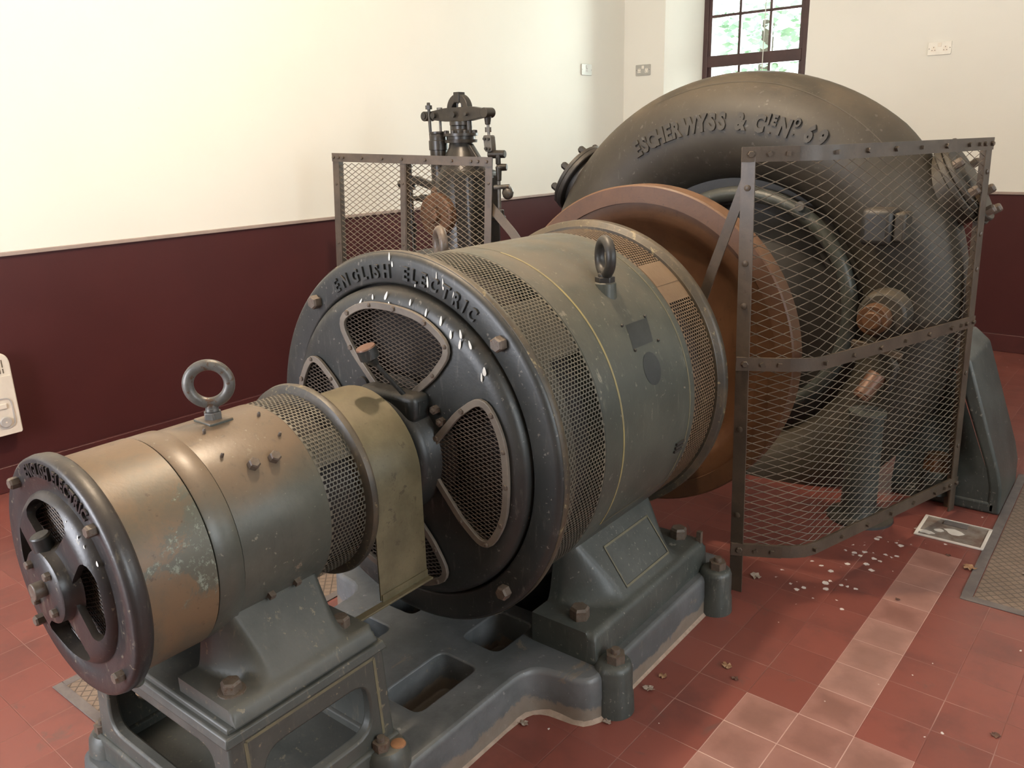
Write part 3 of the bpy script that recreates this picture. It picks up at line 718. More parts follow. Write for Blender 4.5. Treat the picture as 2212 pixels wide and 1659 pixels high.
def saddle(name, mat, parent, xc, sg, y0, y1, x_out, x_in, zb, zpad, r, ya, yb, fl, slope_x0, edge=0.012, waist=0.0):
    """cast foot flaring from the barrel down to its bolting pads: height field, one piece"""
    m = MB(); nx, ny = 30, 90
    def sm(t): t = max(0, min(1, t)); return t*t*(3-2*t)
    V = []
    for j in range(ny + 1):
        y = y0 + (y1 - y0) * j / ny
        for i in range(nx + 1):
            d = x_out + (x_in - x_out) * i / nx
            sh = waist * (1 - sm((slope_x0 - d) / max(1e-6, (slope_x0 - x_in) * 0.85)))
            fa = sm((y - (ya + sh - fl)) / fl); fb = 1 - sm((y - (yb - sh)) / fl); f = min(fa, fb)
            e = min(x_out - d, y - y0, y1 - y); z = zpad - (edge * (1 - min(1, e / edge)) ** 2)
            rise = max(0.0, slope_x0 - d) * 1.32
            zr = zpad + f * rise
            zr = max(z, zr) if rise > 0 else z
            lim = r * r - d * d
            V.append((xc + sg * d, y, zr))
    m.add(V, [(j*(nx+1)+i, j*(nx+1)+i+1, (j+1)*(nx+1)+i+1, (j+1)*(nx+1)+i) for j in range(ny) for i in range(nx)])
    # skirt
    o = len(m.v); edge_idx = [i for i in range(nx + 1)] + [j*(nx+1)+nx for j in range(1, ny + 1)] + [ny*(nx+1)+i for i in range(nx - 1, -1, -1)] + [j*(nx+1) for j in range(ny - 1, 0, -1)]
    k = len(edge_idx); m.v += [(m.v[i][0] + (sg*0.006 if abs(m.v[i][0] - (xc + sg*x_out)) < 1e-4 else 0), m.v[i][1], zb) for i in edge_idx]
    for q in range(k):
        q2 = (q + 1) % k; m.f.append((edge_idx[q], edge_idx[q2], o + q2, o + q))
    return m.build(name, mat, parent, smooth=60)

# ------------------------------------------------------------------ exciter (small generator in front)
exc = thing('exciter_generator', 'small green-brown cylindrical exciter on the hollow pedestal, nearest machine', 'generator', (XE, 0.9, 0.47))
def L(prof, a0=0, a1=360, n=96, closed=True, cx=XE): return MB().lathe(prof, cx, ZA, a0, a1, n, closed)
L([(0.640, 0.2), (0.640, 0.236), (0.789, 0.2365), (0.7895, 0.2355), (0.7895, 0.2)]).build('front_sleeve', 'sleeve', exc)
L([(0.7925, 0.2), (0.7925, 0.2345), (0.794, 0.2355), (0.850, 0.2355), (0.8515, 0.2345), (0.8515, 0.2)]).build('clamp_band', 'exciter', exc)
L([(0.8545, 0.19), (0.8545, 0.231), (1.082, 0.2325), (1.085, 0.231), (1.085, 0.19)]).build('barrel', 'exciter', exc)
perforated(XE, ZA, 1.085, 1.192, 0.2315, 0, 360, 10, 140, 0.76, 0.74).build('perforated_band', 'perf', exc, smooth=0)
inn = L([(1.08, 0.05), (1.08, 0.205), (1.195, 0.205), (1.195, 0.05)]); inn.build('armature', 'inner', exc)
L([(1.087, 0.227), (1.087, 0.2292), (1.19, 0.2292), (1.19, 0.227)], 31, 52, 12).build('backing_strip', 'perfback', exc)
L([(1.190, 0.07), (1.190, 0.240), (1.196, 0.2515), (1.206, 0.254), (1.214, 0.2515), (1.218, 0.245), (1.218, 0.07)]).build('rear_ring', 'ring', exc)
# front end plate with flange, dished spider and openings
L([(0.606, 0.178), (0.606, 0.205), (0.603, 0.208), (0.601, 0.248), (0.606, 0.2545), (0.618, 0.257), (0.634, 0.255), (0.642, 0.248), (0.642, 0.178)]).build('end_flange', 'discg', exc, smooth=50)
sp = L([(0.60, 0.0), (0.577, 0.0), (0.577, 0.150), (0.583, 0.172), (0.596, 0.186), (0.612, 0.190), (0.612, 0.0)][1:], n=96)
dome = MB().lathe([(0.580, 0.0), (0.580, 0.145), (0.583, 0.160), (0.590, 0.173), (0.600, 0.183), (0.616, 0.187), (0.616, 0.160), (0.598, 0.150), (0.594, 0.140), (0.594, 0.0)], XE, ZA, n=96, closed=False)
cutters = []
for a in (90, 0, 270, 180):
    ar = math.radians(a)
    base = rounded([(0.072, -0.022), (0.135, -0.092), (0.168, -0.050), (0.172, 0.0), (0.168, 0.050), (0.135, 0.092), (0.072, 0.022)], [0.02, 0.03, 0.03, 0.03, 0.03, 0.03, 0.02], 4)
    pl2 = [(XE + p*math.cos(ar) - q*math.sin(ar), ZA + p*math.sin(ar) + q*math.cos(ar)) for p, q in base]
    cutters.append(MB().prism(pl2, lambda a_, b_, d: (a_, d, b_), 0.5, 0.7))
boolean('spider_plate', 'discg', exc, dome, cutters, smooth=40)
def flat_mesh(cx, y, rmax, pu, pv, wire, keep):
    return diamonds(lambda u, v: (cx + u, y, ZA + v), 2*rmax, 2*rmax, pu, pv, wire, keep, -rmax, -rmax)
flat_mesh(XE, 0.618, 0.185, 0.021, 0.0092, 0.0014, lambda u, v: u*u + v*v < 0.183**2).build('vent_mesh', 'ventmesh', exc, smooth=0)
L([(0.64, 0.0), (0.64, 0.2), (0.66, 0.2), (0.66, 0.0)]).build('commutator_face', 'inner', exc)
hub = L([(0.595, 0.0), (0.595, 0.088), (0.587, 0.081), (0.580, 0.080), (0.576, 0.077), (0.560, 0.0765), (0.556, 0.071), (0.556, 0.0)], n=40); hub.build('bearing_cap', 'discg', exc, smooth=50)
for a in (45, 135, 225, 315):
    ar = math.radians(a); bolt((XE + 0.056*math.cos(ar), 0.557, ZA + 0.056*math.sin(ar)), (0,-1,0), 0.0095, 0.012, exc, 'hex', 'cap_bolt', spin=a)
MB().cyl((XE, 0.56, ZA), (XE, 0.534, ZA), 0.017, 0.017, 20).build('shaft_end', 'bolt', exc, bevel=0.002)
oc = MB(); oc.cyl((XE - 0.008, 0.578, ZA + 0.06), (XE - 0.010, 0.572, ZA + 0.102), 0.020, 0.020, 22); oc.cyl((XE - 0.010, 0.572, ZA + 0.102), (XE - 0.0103, 0.571, ZA + 0.106), 0.020, 0.017, 22)
oc.build('oil_filler', 'disc', exc)
for a in (131, 43, -42, 222):
    ar = math.radians(a); bolt((XE + 0.229*math.cos(ar), 0.603, ZA + 0.229*math.sin(ar)), (0,-1,0), 0.0125, 0.020, exc, 'hex', 'flange_bolt', spin=a*0.1)
def arc_text(text, cx, y, rad, size, a_from, a_to, depth, name, mat, parent, wide):
    """raised letters along an arc on a face looking towards -Y, read clockwise"""
    ws = []
    for ch in text: ws.append(0.42 * size if ch == ' ' else letter(ch, wide)[2] * size)
    gap = 0.16 * size; tot = sum(ws) + gap * (len(text) - 1); pos = 0
    for ch, w in zip(text, ws):
        t = (pos + w / 2) / tot; a = math.radians(a_from + (a_to - a_from) * t); pos += w + gap
        if ch == ' ': continue
        vs, fs, _ = letter(ch, wide)
        rt = Vector((math.sin(a), 0, -math.cos(a))); upv = Vector((math.cos(a), 0, math.sin(a)))
        c = Vector((cx, y, ZA)) + upv * rad
        m = MB().add([c + rt * (v.x * size) + upv * (v.y * size) + Vector((0, -v.z * depth, 0)) for v in vs], fs)
        m.build(name, mat, parent, smooth=25)
arc_text('ENGLISH ELECTRIC', XE, 0.602, 0.216, 0.027, 114, 50, 0.010, 'raised_letter', 'discg', exc, 0.72)
# fittings on the barrel
def on_barrel(y, a, r, cx=XE):
    a = math.radians(a); return Vector((cx + r*math.cos(a), y, ZA + r*math.sin(a))), Vector((math.cos(a), 0, math.sin(a)))
for y, a in ((0.946, 45.3), (0.999, 45.0)):
    p, nn = on_barrel(y, a, 0.232); bolt(p, nn, 0.0135, 0.016, exc, 'hex', 'terminal_bolt', spin=0.4)
for y, a in ((0.91, 77.6), (0.898, 56.7), (1.05, 77.4), (1.047, 57.3)):
    p, nn = on_barrel(y, a, 0.231); bolt(p, nn, 0.0038, 0.012, exc, 'stud', 'small_stud')
p, nn = on_barrel(0.948, -4, 0.231)
def eyebolt(parent, base, up, ring_n, R, r, stem, mat='steel', collar=0.03, plate=True):
    base = Vector(base); up = Vector(up).normalized(); nrm = Vector(ring_n); nrm = (nrm - up*nrm.dot(up)).normalized()
    e = MB(); c = base + up * (stem + R); w = up.cross(nrm).normalized()
    e.tube([c + (w*math.cos(t) + up*math.sin(t)) * R for t in [2*PI*i/40 for i in range(40)]], r, 14, True)
    e.cyl(base + up*0.004, base + up*(stem + r*0.6), collar*0.7, r*0.95, 18)
    o = e.build('eye_bolt', mat, parent, smooth=60)
    k = MB(); k.cyl(base - up*0.01, base + up*0.016, collar, collar, 6); k.cyl(base + up*0.016, base + up*0.026, collar*0.72, collar*0.66, 20); k.build('collar_nut', mat, o, bevel=0.002)
    return o
eyebolt(exc, (XE, 0.966, ZA + 0.236), (0,0,1), (0.80, -0.6, 0), 0.044, 0.0125, 0.036, 'steel', 0.021)
MB().box((XE - 0.034, 0.936, ZA + 0.226), (XE + 0.034, 0.996, ZA + 0.236)).build('eye_pad', 'exciter', exc, bevel=0.003)
# feet
for sg, nm in ((1, 'foot'), (-1, 'foot')):
    fo = saddle(nm, 'ped', exc, XE, sg, 0.742, 1.125, 0.298, 0.10, 0.4705, 0.505, 0.232, 0.835, 1.065, 0.045, 0.285, 0.014, 0.03)
    for y in (0.785, 1.082):
        bolt((XE + sg*0.235, y, 0.505), (0,0,1), 0.022, 0.026, exc, 'hex', 'foot_bolt', spin=0.2)
for y in (0.93, 1.0):
    p, nn = on_barrel(y, -33, 0.232); bolt(p, nn, 0.010, 0.012, exc, 'square', 'pole_bolt')
# the rusty lump on the near foot bolt
MB().lathe_z([(0.503, 0.0), (0.503, 0.030), (0.508, 0.029), (0.509, 0.0)], XE + 0.235, 0.785, 20).build('rust_washer', 'bolt', exc)
# little peeled green drip under the front flange
MB().cyl((XE + 0.10, 0.655, ZA - 0.206), (XE + 0.10, 0.655, ZA - 0.238), 0.018, 0.015, 16).build('drain_boss', 'exciter', exc, bevel=0.004)
# pale splash marks on the dished plate
def splashes(parent, cx, items, y_of, name='paint_splash'):
    for r, a, ln, w, tilt in items:
        m = MB(); a = math.radians(a); c = Vector((cx + r*math.cos(a), y_of(r), ZA + r*math.sin(a)))
        u = Vector((math.sin(tilt), 0, math.cos(tilt))); v = Vector((math.cos(tilt), 0, -math.sin(tilt)))
        k = 10; vs = [c + Vector((0,-0.0012,0))]
        for i in range(k):
            t = 2*PI*i/k; vs.append(c + u*(ln*math.cos(t)) + v*(w*math.sin(t)*(1 - 0.45*math.cos(t))))
        m.add(vs, [(0, 1+i, 1+(i+1) % k) for i in range(k)])
        m.build(name, 'white', parent)
splashes(exc, XE, [(0.166, 62, 0.009, 0.003, 0.3), (0.170, 55, 0.005, 0.004, 0), (0.168, 47, 0.013, 0.003, 0.25), (0.172, 40, 0.008, 0.003, 0.15), (0.184, 28, 0.006, 0.004, 0)], lambda r: 0.580 + max(0, r - 0.145)*0.42)
# shaft cover between the machines
cov = thing('shaft_cover', 'arched olive brass sheet cover over the shaft between exciter and main generator', 'cover', (XA, 1.3, 0.5))
def arch(r, zb, n=28): return [(r, zb)] + [(r*math.cos(PI*i/n), ZA + r*math.sin(PI*i/n)) for i in range(n+1)] + [(-r, zb)]
o_ = arch(0.207, 0.497); i_ = arch(0.2035, 0.497)
m = MB(); k = len(o_)
for y in (1.222, 1.388):
    m.v += [(XA + a, y, b) for a, b in o_] + [(XA + a, y, b) for a, b in i_]
for i in range(k - 1):
    m.f += [(i, i+1, 2*k+i+1, 2*k+i), (k+i, 3*k+i, 3*k+i+1, k+i+1), (i, k+i, k+i+1, i+1), (2*k+i, 2*k+i+1, 3*k+i+1, 3*k+i)]
m.f += [(0, 2*k, 3*k, k), (k-1, 2*k-1, 4*k-1, 3*k-1)]
m.build('arched_sheet', 'brass', cov)
for sg in (1, -1):
    MB().box((XA + sg*0.2035, 1.10, 0.487), (XA + sg*0.2255, 1.392, 0.4925)).build('support_strip', 'brass', cov, bevel=0.001)
    MB().box((XA + sg*0.2075, 1.225, 0.4925), (XA + sg*0.2105, 1.388, 0.512)).build('riveted_edge', 'brass', cov)

# ------------------------------------------------------------------ main generator
gen = thing('main_generator', 'large green cylindrical generator with eye bolts and yellow lining, mid machine on the bedplate', 'generator', (XA, 2.0, 0.14))
def G(prof, a0=0, a1=360, n=128, closed=True): return MB().lathe(prof, XA, ZA, a0, a1, n, closed)
G([(1.788, 0.44), (1.788, 0.508), (1.792, 0.512), (2.322, 0.512), (2.326, 0.508), (2.326, 0.44)]).build('stator_frame', 'green', gen)
G([(1.540, 0.4565), (1.5355, 0.459), (1.534, 0.463), (1.5345, 0.520), (1.537, 0.531), (1.543, 0.538), (1.553, 0.5415), (1.567, 0.5415), (1.572, 0.538), (1.572, 0.4565)]).build('end_ring', 'disc', gen, smooth=50)
G([(1.549, 0.538), (1.549, 0.5422), (1.552, 0.5432), (1.570, 0.5432), (1.5735, 0.541), (1.5735, 0.538)]).build('worn_rim', 'ring', gen)
# spider with four openings
dome = MB().lathe([(1.502, 0.0), (1.502, 0.405), (1.506, 0.425), (1.514, 0.440), (1.524, 0.4475), (1.540, 0.450), (1.562, 0.4505), (1.562, 0.40), (1.530, 0.39), (1.524, 0.38), (1.524, 0.0)], XA, ZA, n=128, closed=False)
opening = rounded([(0.150, -0.045), (0.245, -0.150), (0.332, -0.215), (0.395, -0.115), (0.405, 0.0), (0.395, 0.115), (0.332, 0.215), (0.245, 0.150), (0.150, 0.045)], [0.03, 0.02, 0.075, 0.06, 0.06, 0.06, 0.075, 0.02, 0.03], 5)
def turned(poly, a):
    a = math.radians(a); return [(p*math.cos(a) - q*math.sin(a), p*math.sin(a) + q*math.cos(a)) for p, q in poly]
ANG = (86, -1, 266, 177)
cutters = [MB().prism([(XA + p, ZA + q) for p, q in turned(opening, a)], lambda a_, b_, d: (a_, d, b_), 1.4, 1.7) for a in ANG]
boolean('spider_plate', 'disc', gen, dome, cutters, smooth=40)
G([(1.60, 0.0), (1.60, 0.44), (1.62, 0.44), (1.62, 0.0)]).build('armature_face', 'inner', gen)
M['openframe'] = paint('opening_frame_paint', (0.125, 0.105, 0.085), (0.175, 0.15, 0.12), 0.4, DUST, 0.4, None, scale=9)
for a in ANG:
    big = inset_poly(opening, -0.009); small = inset_poly(opening, 0.010)
    fo = MB().ring_band([(XA + p, ZA + q) for p, q in turned(big, a)], [(XA + p, ZA + q) for p, q in turned(small, a)], lambda a_, b_, d: (a_, d, b_), 1.4985, 1.488).build('opening_frame', 'openframe', gen, bevel=0.0015)
    poly = turned(opening, a)
    flat = diamonds(lambda u, v: (XA + u, 1.500, ZA + v), 0.86, 0.86, 0.0290, 0.0118, 0.0015, lambda u, v: inside(poly, u, v), -0.43, -0.43)
    flat.build('vent_mesh', 'ventmesh', fo, smooth=0)
    nP = len(opening)
    for i in (2, 9, 15, 20, 26, 31, 36, 42, 48, 52):
        p, q = turned([opening[i % nP]], a)[0]
        bolt((XA + p, 1.4885, ZA + q), (0,-1,0), 0.0058 if i % 2 else 0.0075, 0.006, fo, 'stud' if i % 2 else 'hex', 'rivet')
for a in (131, 43, -44.5, 222):
    p, nn = on_barrel(1.535, a, 0.499, XA); bolt(p, (0,-1,0), 0.0205, 0.026, gen, 'hex', 'ring_bolt', spin=a)
arc_text('ENGLISH', XA, 1.535, 0.4735, 0.036, 119.5, 90.5, 0.014, 'raised_letter', 'disc', gen, 0.80)
arc_text('ELECTRIC', XA, 1.535, 0.4735, 0.036, 85.5, 53.5, 0.014, 'raised_letter', 'disc', gen, 0.80)
splashes(gen, XA, [(0.405, 108, 0.012, 0.004, 0.5), (0.415, 104, 0.014, 0.003, 0.6), (0.425, 97, 0.008, 0.003, 0.1), (0.43, 90, 0.014, 0.004, 0.5), (0.405, 88, 0.012, 0.005, 0.0), (0.43, 78, 0.010, 0.003, 0.3),
    (0.425, 70, 0.012, 0.003, 0.3), (0.43, 63, 0.014, 0.004, 0.2), (0.42, 57, 0.012, 0.004, 0.1), (0.44, 54, 0.012, 0.004, -0.1), (0.42, 52, 0.014, 0.004, 0.2), (0.44, 49, 0.012, 0.004, -0.3), (0.43, 39, 0.012, 0.006, 0.0), (0.415, 38, 0.012, 0.003, 0.0)],
    lambda r: 1.5 + (0 if r < 0.40 else (r - 0.40) * 0.2) - 0.0035)
splashes(gen, XA, [(0.53, 91, 0.012, 0.003, 0.1), (0.51, 90, 0.008, 0.003, 0), (0.49, 75, 0.016, 0.003, 0.0), (0.515, 72, 0.012, 0.002, 0.1), (0.505, 69, 0.016, 0.003, 0.0), (0.49, 64, 0.016, 0.003, 0.1), (0.47, 80, 0.008, 0.002, 0.2)], lambda r: 1.5325)
# perforated ventilation bands
perforated(XA, ZA, 1.573, 1.789, 0.5105, -75, 255, 15, 270, 0.75, 0.76).build('front_perforated_band', 'perf', gen, smooth=0)
G([(1.575, 0.5035), (1.575, 0.507), (1.787, 0.507), (1.787, 0.5035)], 33, 54, 16).build('backing_strip', 'perfback', gen)
G([(1.575, 0.5035), (1.575, 0.507), (1.652, 0.507), (1.652, 0.5035)], -30, 33, 30).build('backing_strip', 'perfback', gen)
G([(1.575, 0.2), (1.575, 0.46), (1.787, 0.46), (1.787, 0.2)]).build('winding_ends', 'inner', gen)
perforated(XA, ZA, 2.325, 2.478, 0.5110, -75, 255, 11, 270, 0.70, 0.72, solid=lambda y, a: 37 < a < 55).build('rear_perforated_band', 'perftan', gen, smooth=0)
G([(2.325, 0.2), (2.325, 0.46), (2.48, 0.46), (2.48, 0.2)]).build('winding_ends', 'inner', gen)
G([(2.328, 0.5112), (2.328, 0.5124), (2.474, 0.5124), (2.474, 0.5112)], 44.6, 55, 10).build('lap_joint_strip', 'perftan', gen)
G([(2.476, 0.36), (2.476, 0.520), (2.480, 0.522), (2.484, 0.538), (2.490, 0.541), (2.512, 0.541), (2.520, 0.535), (2.520, 0.36)]).build('rear_end_ring', 'ring', gen, smooth=50)
G([(2.50, 0.0), (2.50, 0.37), (2.535, 0.37), (2.56, 0.14), (2.60, 0.12), (2.60, 0.0)]).build('rear_spider', 'disc', gen)
# yellow lining round the frame and along its flank
ln = MB()
ln.lathe([(1.880, 0.5122), (1.880, 0.5128), (1.888, 0.5128), (1.888, 0.5122)], XA, ZA, -32, 80, 60)
ln.build('lining', 'line', gen)
ln = MB(); ln.lathe([(1.886, 0.5122), (1.886, 0.5126), (1.8885, 0.5126), (1.8885, 0.5122)], XA, ZA, 80, 130, 30)
ln.lathe([(2.286, 0.5122), (2.286, 0.5128), (2.293, 0.5128), (2.293, 0.5122)], XA, ZA, -32, 62, 50)
for a in (-32,):
    ar0, ar1 = math.radians(a - 0.35), math.radians(a + 0.35)
    ln.add([(XA + 0.5128*math.cos(t), y, ZA + 0.5128*math.sin(t)) for y, t in ((1.885, ar0), (2.29, ar0), (2.29, ar1), (1.885, ar1))], [(0,1,2,3)])
ln.build('faded_lining', 'linedull', gen)
# ghosts of removed plates
M['ghost'] = paint('dark_plate_ghost', (0.022, 0.026, 0.025), (0.03, 0.034, 0.033), 0.45, None, scale=12)
gm = MB(); N = 8
vs = []
for i in range(N + 1):
    a = math.radians(27 + 8.2 * i / N)
    for y in (2.024 + 0.018*i/N, 2.140 + 0.026*i/N): vs.append((XA + 0.5126*math.cos(a), y, ZA + 0.5126*math.sin(a)))
gm.add(vs, [(2*i, 2*i+1, 2*i+3, 2*i+2) for i in range(N)])
gm.build('plate_ghost', 'ghost', gen)
gm = MB(); k = 16; vs = []
for i in range(k + 1):
    t = -PI/2 + PI*i/k; a = math.radians(18.8 + 5.6*math.sin(t)); h = 0.046*math.cos(t) + 0.0002
    for sgn in (-1, 1): vs.append((XA + 0.5127*math.cos(a), 2.088 + sgn*h - 0.006*math.sin(t)*0, ZA + 0.5127*math.sin(a)))
gm.add(vs, [(2*i, 2*i+1, 2*i+3, 2*i+2) for i in range(k)]); gm.build('plate_ghost', 'ghost', gen)
for y, a in ((2.024, 35.4), (2.160, 35.8), (2.030, 26.4), (2.168, 26.6)):
    p, nn = on_barrel(y, a, 0.512, XA); bolt(p, nn, 0.0045, 0.006, gen, 'stud', 'plate_screw', mat='dark')
p, nn = on_barrel(2.25, -14, 0.513, XA)
sm_ = MB()
for i in range(3):
    a = math.radians(-13 - i * 1.6); sm_.box((XA + 0.508*math.cos(a), 2.225, ZA + 0.508*math.sin(a) - 0.004), (XA + 0.519*math.cos(a), 2.275, ZA + 0.508*math.sin(a) + 0.004))
sm_.build('name_badge', 'dark', gen)
# lifting eyes on both shoulders
for sg in (1, -1):
    a = math.radians(90 - sg*40.5)
    bp = (XA + 0.505*math.cos(a), 2.075, ZA + 0.505*math.sin(a))
    MB().cyl((bp[0], bp[1], bp[2] - 0.06), (bp[0], bp[1], bp[2] + 0.026), 0.038, 0.033, 24).build('lifting_boss', 'green', gen, bevel=0.004)
    eyebolt(gen, (bp[0], bp[1], bp[2] + 0.026), (0,0,1), (0.62, 0.78, 0) if sg > 0 else (0.55, 0.83, 0), 0.049, 0.0155, 0.024, 'dark' if sg > 0 else 'bolt', 0.03)
# front bearing hub and oil cup
hb = G([(1.53, 0.0), (1.53, 0.205), (1.515, 0.19), (1.50, 0.178), (1.455, 0.172), (1.44, 0.166), (1.428, 0.150), (1.428, 0.0)], n=64); hb.build('bearing_hub', 'disc', gen, smooth=50)
MB().box((XA - 0.075, 1.44, ZA + 0.11), (XA + 0.14, 1.51, ZA + 0.185)).build('hub_cap', 'disc', gen, bevel=0.018, seg=3)
for a in (38, 12, 62):
    p, nn = on_barrel(1.43, a, 0.135, XA); bolt(p, (0,-1,0), 0.013, 0.02, gen, 'nut', 'hub_nut')
for dx, dz in ((0.165, 0.142), (0.185, 0.112)):
    bolt((XA + dx, 1.500, ZA + dz), (0,-1,0), 0.0125, 0.02, gen, 'nut', 'spider_nut')
MB().cyl((XA - 0.115, 1.5, ZA + 0.165), (XA - 0.115, 1.4935, ZA + 0.165), 0.024, 0.023, 24).build('blank_plug', 'disc', gen)
p0 = Vector((-1.512, 1.49, 0.915)); p1 = Vector((-1.540, 1.385, 1.055)); dr = (p1 - p0).normalized()
oc = MB(); oc.cyl(p0 - dr*0.03, p1, 0.0065, 0.0065, 14); oc.cyl(p1, p1 + dr*0.022, 0.009, 0.017, 18); oc.cyl(p1 + dr*0.022, p1 + dr*0.026 + Vector((0,0,0.004)), 0.017, 0.025, 18)
c0 = p1 + dr*0.026
oc.cyl(c0, c0 + Vector((-0.004,-0.008,0.026)), 0.026, 0.0265, 26); oco = oc.build('oil_cup', 'disc', gen)
c1 = c0 + Vector((-0.004,-0.008,0.026)); MB().cyl(c1, c1 + Vector((-0.0005,-0.001,0.0035)), 0.0262, 0.025, 26).build('cup_lid', 'copper', oco)
# feet
for sg in (1, -1):
    saddle('foot', 'foot', gen, XA, sg, 1.735, 2.455, 0.512, 0.29, 0.139, 0.236, 0.512, 1.885, 2.325, 0.07, 0.487, 0.02, 0.075)
    for y in (1.795, 2.425):
        bolt((XA + sg*0.422, y, 0.236), (0,0,1), 0.030, 0.037, gen, 'hex', 'foot_bolt', spin=0.25)
    bolt((XA + sg*0.495, 2.44, 0.236), (0,0,1), 0.012, 0.035, gen, 'square', 'taper_pin')
# lined panel on the right foot
pm = MB()
def fx(z): return XA + 0.487 - (z - 0.236) / 1.32 + 0.002
def quad(y0, z0, y1, z1):
    pm.add([(fx(z0) , y0, z0 + 0.0015), (fx(z0), y1, z0 + 0.0015), (fx(z1), y1, z1 + 0.0015), (fx(z1), y0, z1 + 0.0015)], [(0,1,2,3)])
quad(1.985, 0.368, 2.262, 0.3735); quad(1.985, 0.258, 2.262, 0.2635); quad(1.985, 0.258, 1.9905, 0.3735); quad(2.2565, 0.258, 2.262, 0.3735)
pm.build('panel_lining', 'linedull', gen)

# ------------------------------------------------------------------ flywheel
fw = thing('flywheel', 'big rusty brown flywheel with a grooved rim between generator and turbine', 'flywheel', (XA, 2.89, ZA))
G([(2.842, 0.575), (2.842, 0.636), (2.847, 0.642), (2.926, 0.642), (2.931, 0.636), (2.931, 0.575)]).build('rim', 'rust', fw)
G([(2.855, 0.0), (2.890, 0.14), (2.905, 0.16), (2.905, 0.44), (2.892, 0.475), (2.868, 0.50), (2.856, 0.52), (2.853, 0.578), (2.925, 0.578), (2.925, 0.0)]).build('web', 'rust', fw, smooth=50)
MB().cyl((XA, 2.56, ZA), (XA, 3.78, ZA), 0.075, 0.075, 32).build('shaft', 'steel', fw)
G([(2.60, 0.0), (2.60, 0.19), (2.72, 0.19), (2.72, 0.12), (2.86, 0.12), (2.86, 0.0)]).build('coupling_half', 'rust', fw)

# ------------------------------------------------------------------ turbine with its ring-shaped casing
RM, RT, YT = 0.85, 0.24, 3.83
tur = thing('water_turbine', 'huge dark ring-shaped turbine casing with raised maker lettering, behind the flywheel', 'turbine', (XA, YT, 0))
def tp(t, psi, rr=RT):
    """point on the casing: angle t round the axis, psi round the tube (0 outermost, 90 front)"""
    q = (t + 180) % 360 - 180
    k = min(1, max(0, q/50)) if q >= 0 else min(1, max(0, (-q - 60)/100))
    mr = 0.197 + (RT - 0.197)*k; rr = mr + rr - RT
    t = math.radians(t); p = math.radians(psi); r = RM - RT + mr + rr*math.cos(p)
    return Vector((XA + r*math.cos(t), YT - rr*math.sin(p), ZA + r*math.sin(t)))
m = MB(); nt, npz = 128, 48
vs = [tp(360*i/nt, 360*k/npz) for i in range(nt) for k in range(npz)]
m.add(vs, [(i*npz+k, ((i+1) % nt)*npz+k, ((i+1) % nt)*npz+(k+1) % npz, i*npz+(k+1) % npz) for i in range(nt) for k in range(npz)])
vol = m.build('spiral_casing', 'volute', tur, smooth=70)
b = bmesh.new(); b.from_mesh(vol.data)
bmesh.ops.bisect_plane(b, geom=b.verts[:] + b.edges[:] + b.faces[:], plane_co=(0, 0, 0.0), plane_no=(0, 0, -1), clear_outer=True)
b.to_mesh(vol.data); b.free()
MB().lathe([(3.70 + 0.034*math.sin(2*PI*i/16), 0.525 + 0.034*math.cos(2*PI*i/16)) for i in range(16)], -1.56, 0.807, 0, 360, 128).build('speed_ring', 'foot', tur, smooth=70)
G([(3.76, 0.50), (3.76, 0.66), (3.80, 0.66), (3.80, 0.50)]).build('stay_ring', 'dark', tur)
G([(YT - 0.02, 0.0), (YT - 0.02, 0.30), (YT + 0.0, 0.33), (YT + 0.02, 0.53), (YT + 0.05, 0.56), (YT + 0.05, 0.0)]).build('head_cover', 'dark', tur)
G([(3.72, 0.0), (3.72, 0.15), (3.76, 0.17), (3.815, 0.17), (3.815, 0.0)]).build('shaft_gland', 'dark', tur)
# raised letters
def t_of(px):
    T = [(1355, 124), (1431, 110), (1526, 95), (1629, 80), (1699, 70), (1790, 56.5)]
    for (a, ta), (c, tc) in zip(T, T[1:]):
        if px <= c: return ta + (tc - ta) * (px - a) / (c - a)
    return T[-1][1]
for ch, px, size, lift in (('E',1379,0.070,0), ('S',1394,0.070,0), ('C',1409,0.070,0), ('H',1425,0.070,0), ('E',1443,0.070,0), ('R',1461,0.070,0),
        ('W',1489,0.070,0), ('Y',1513,0.070,0), ('S',1535,0.070,0), ('S',1556,0.070,0), ('&',1596,0.070,0), ('C',1634,0.070,0), ('I',1651,0.042,0.024), ('E',1663,0.042,0.024), ('-',1658,0.05,-0.022),
        ('N',1685,0.070,0.008), ('O',1705,0.034,0.042), ('-',1705,0.045,0.0), ('6',1734,0.070,0.022), ('9',1757,0.070,0.026)):
    t = t_of(px); psi = 84; tr = math.radians(t); pr = math.radians(psi)
    rad = Vector((math.cos(tr), 0, math.sin(tr))); rt = Vector((math.sin(tr), 0, -math.cos(tr)))
    nn = rad*math.cos(pr) + Vector((0,-1,0))*math.sin(pr); up = rad*math.sin(pr) + Vector((0,1,0))*math.cos(pr)
    vs, fs, _ = letter(ch, 0.70, 0.055 if ch != '-' else 0.0)
    c = tp(t, psi)
    V = []
    for v in vs:
        q = c + rt*(v.x*size) + up*((v.y - 0.5)*size + lift)
        V.append(q + nn*(v.z*0.024 - 0.004))
    MB().add(V, fs).build('raised_letter', 'volute', tur, smooth=25)
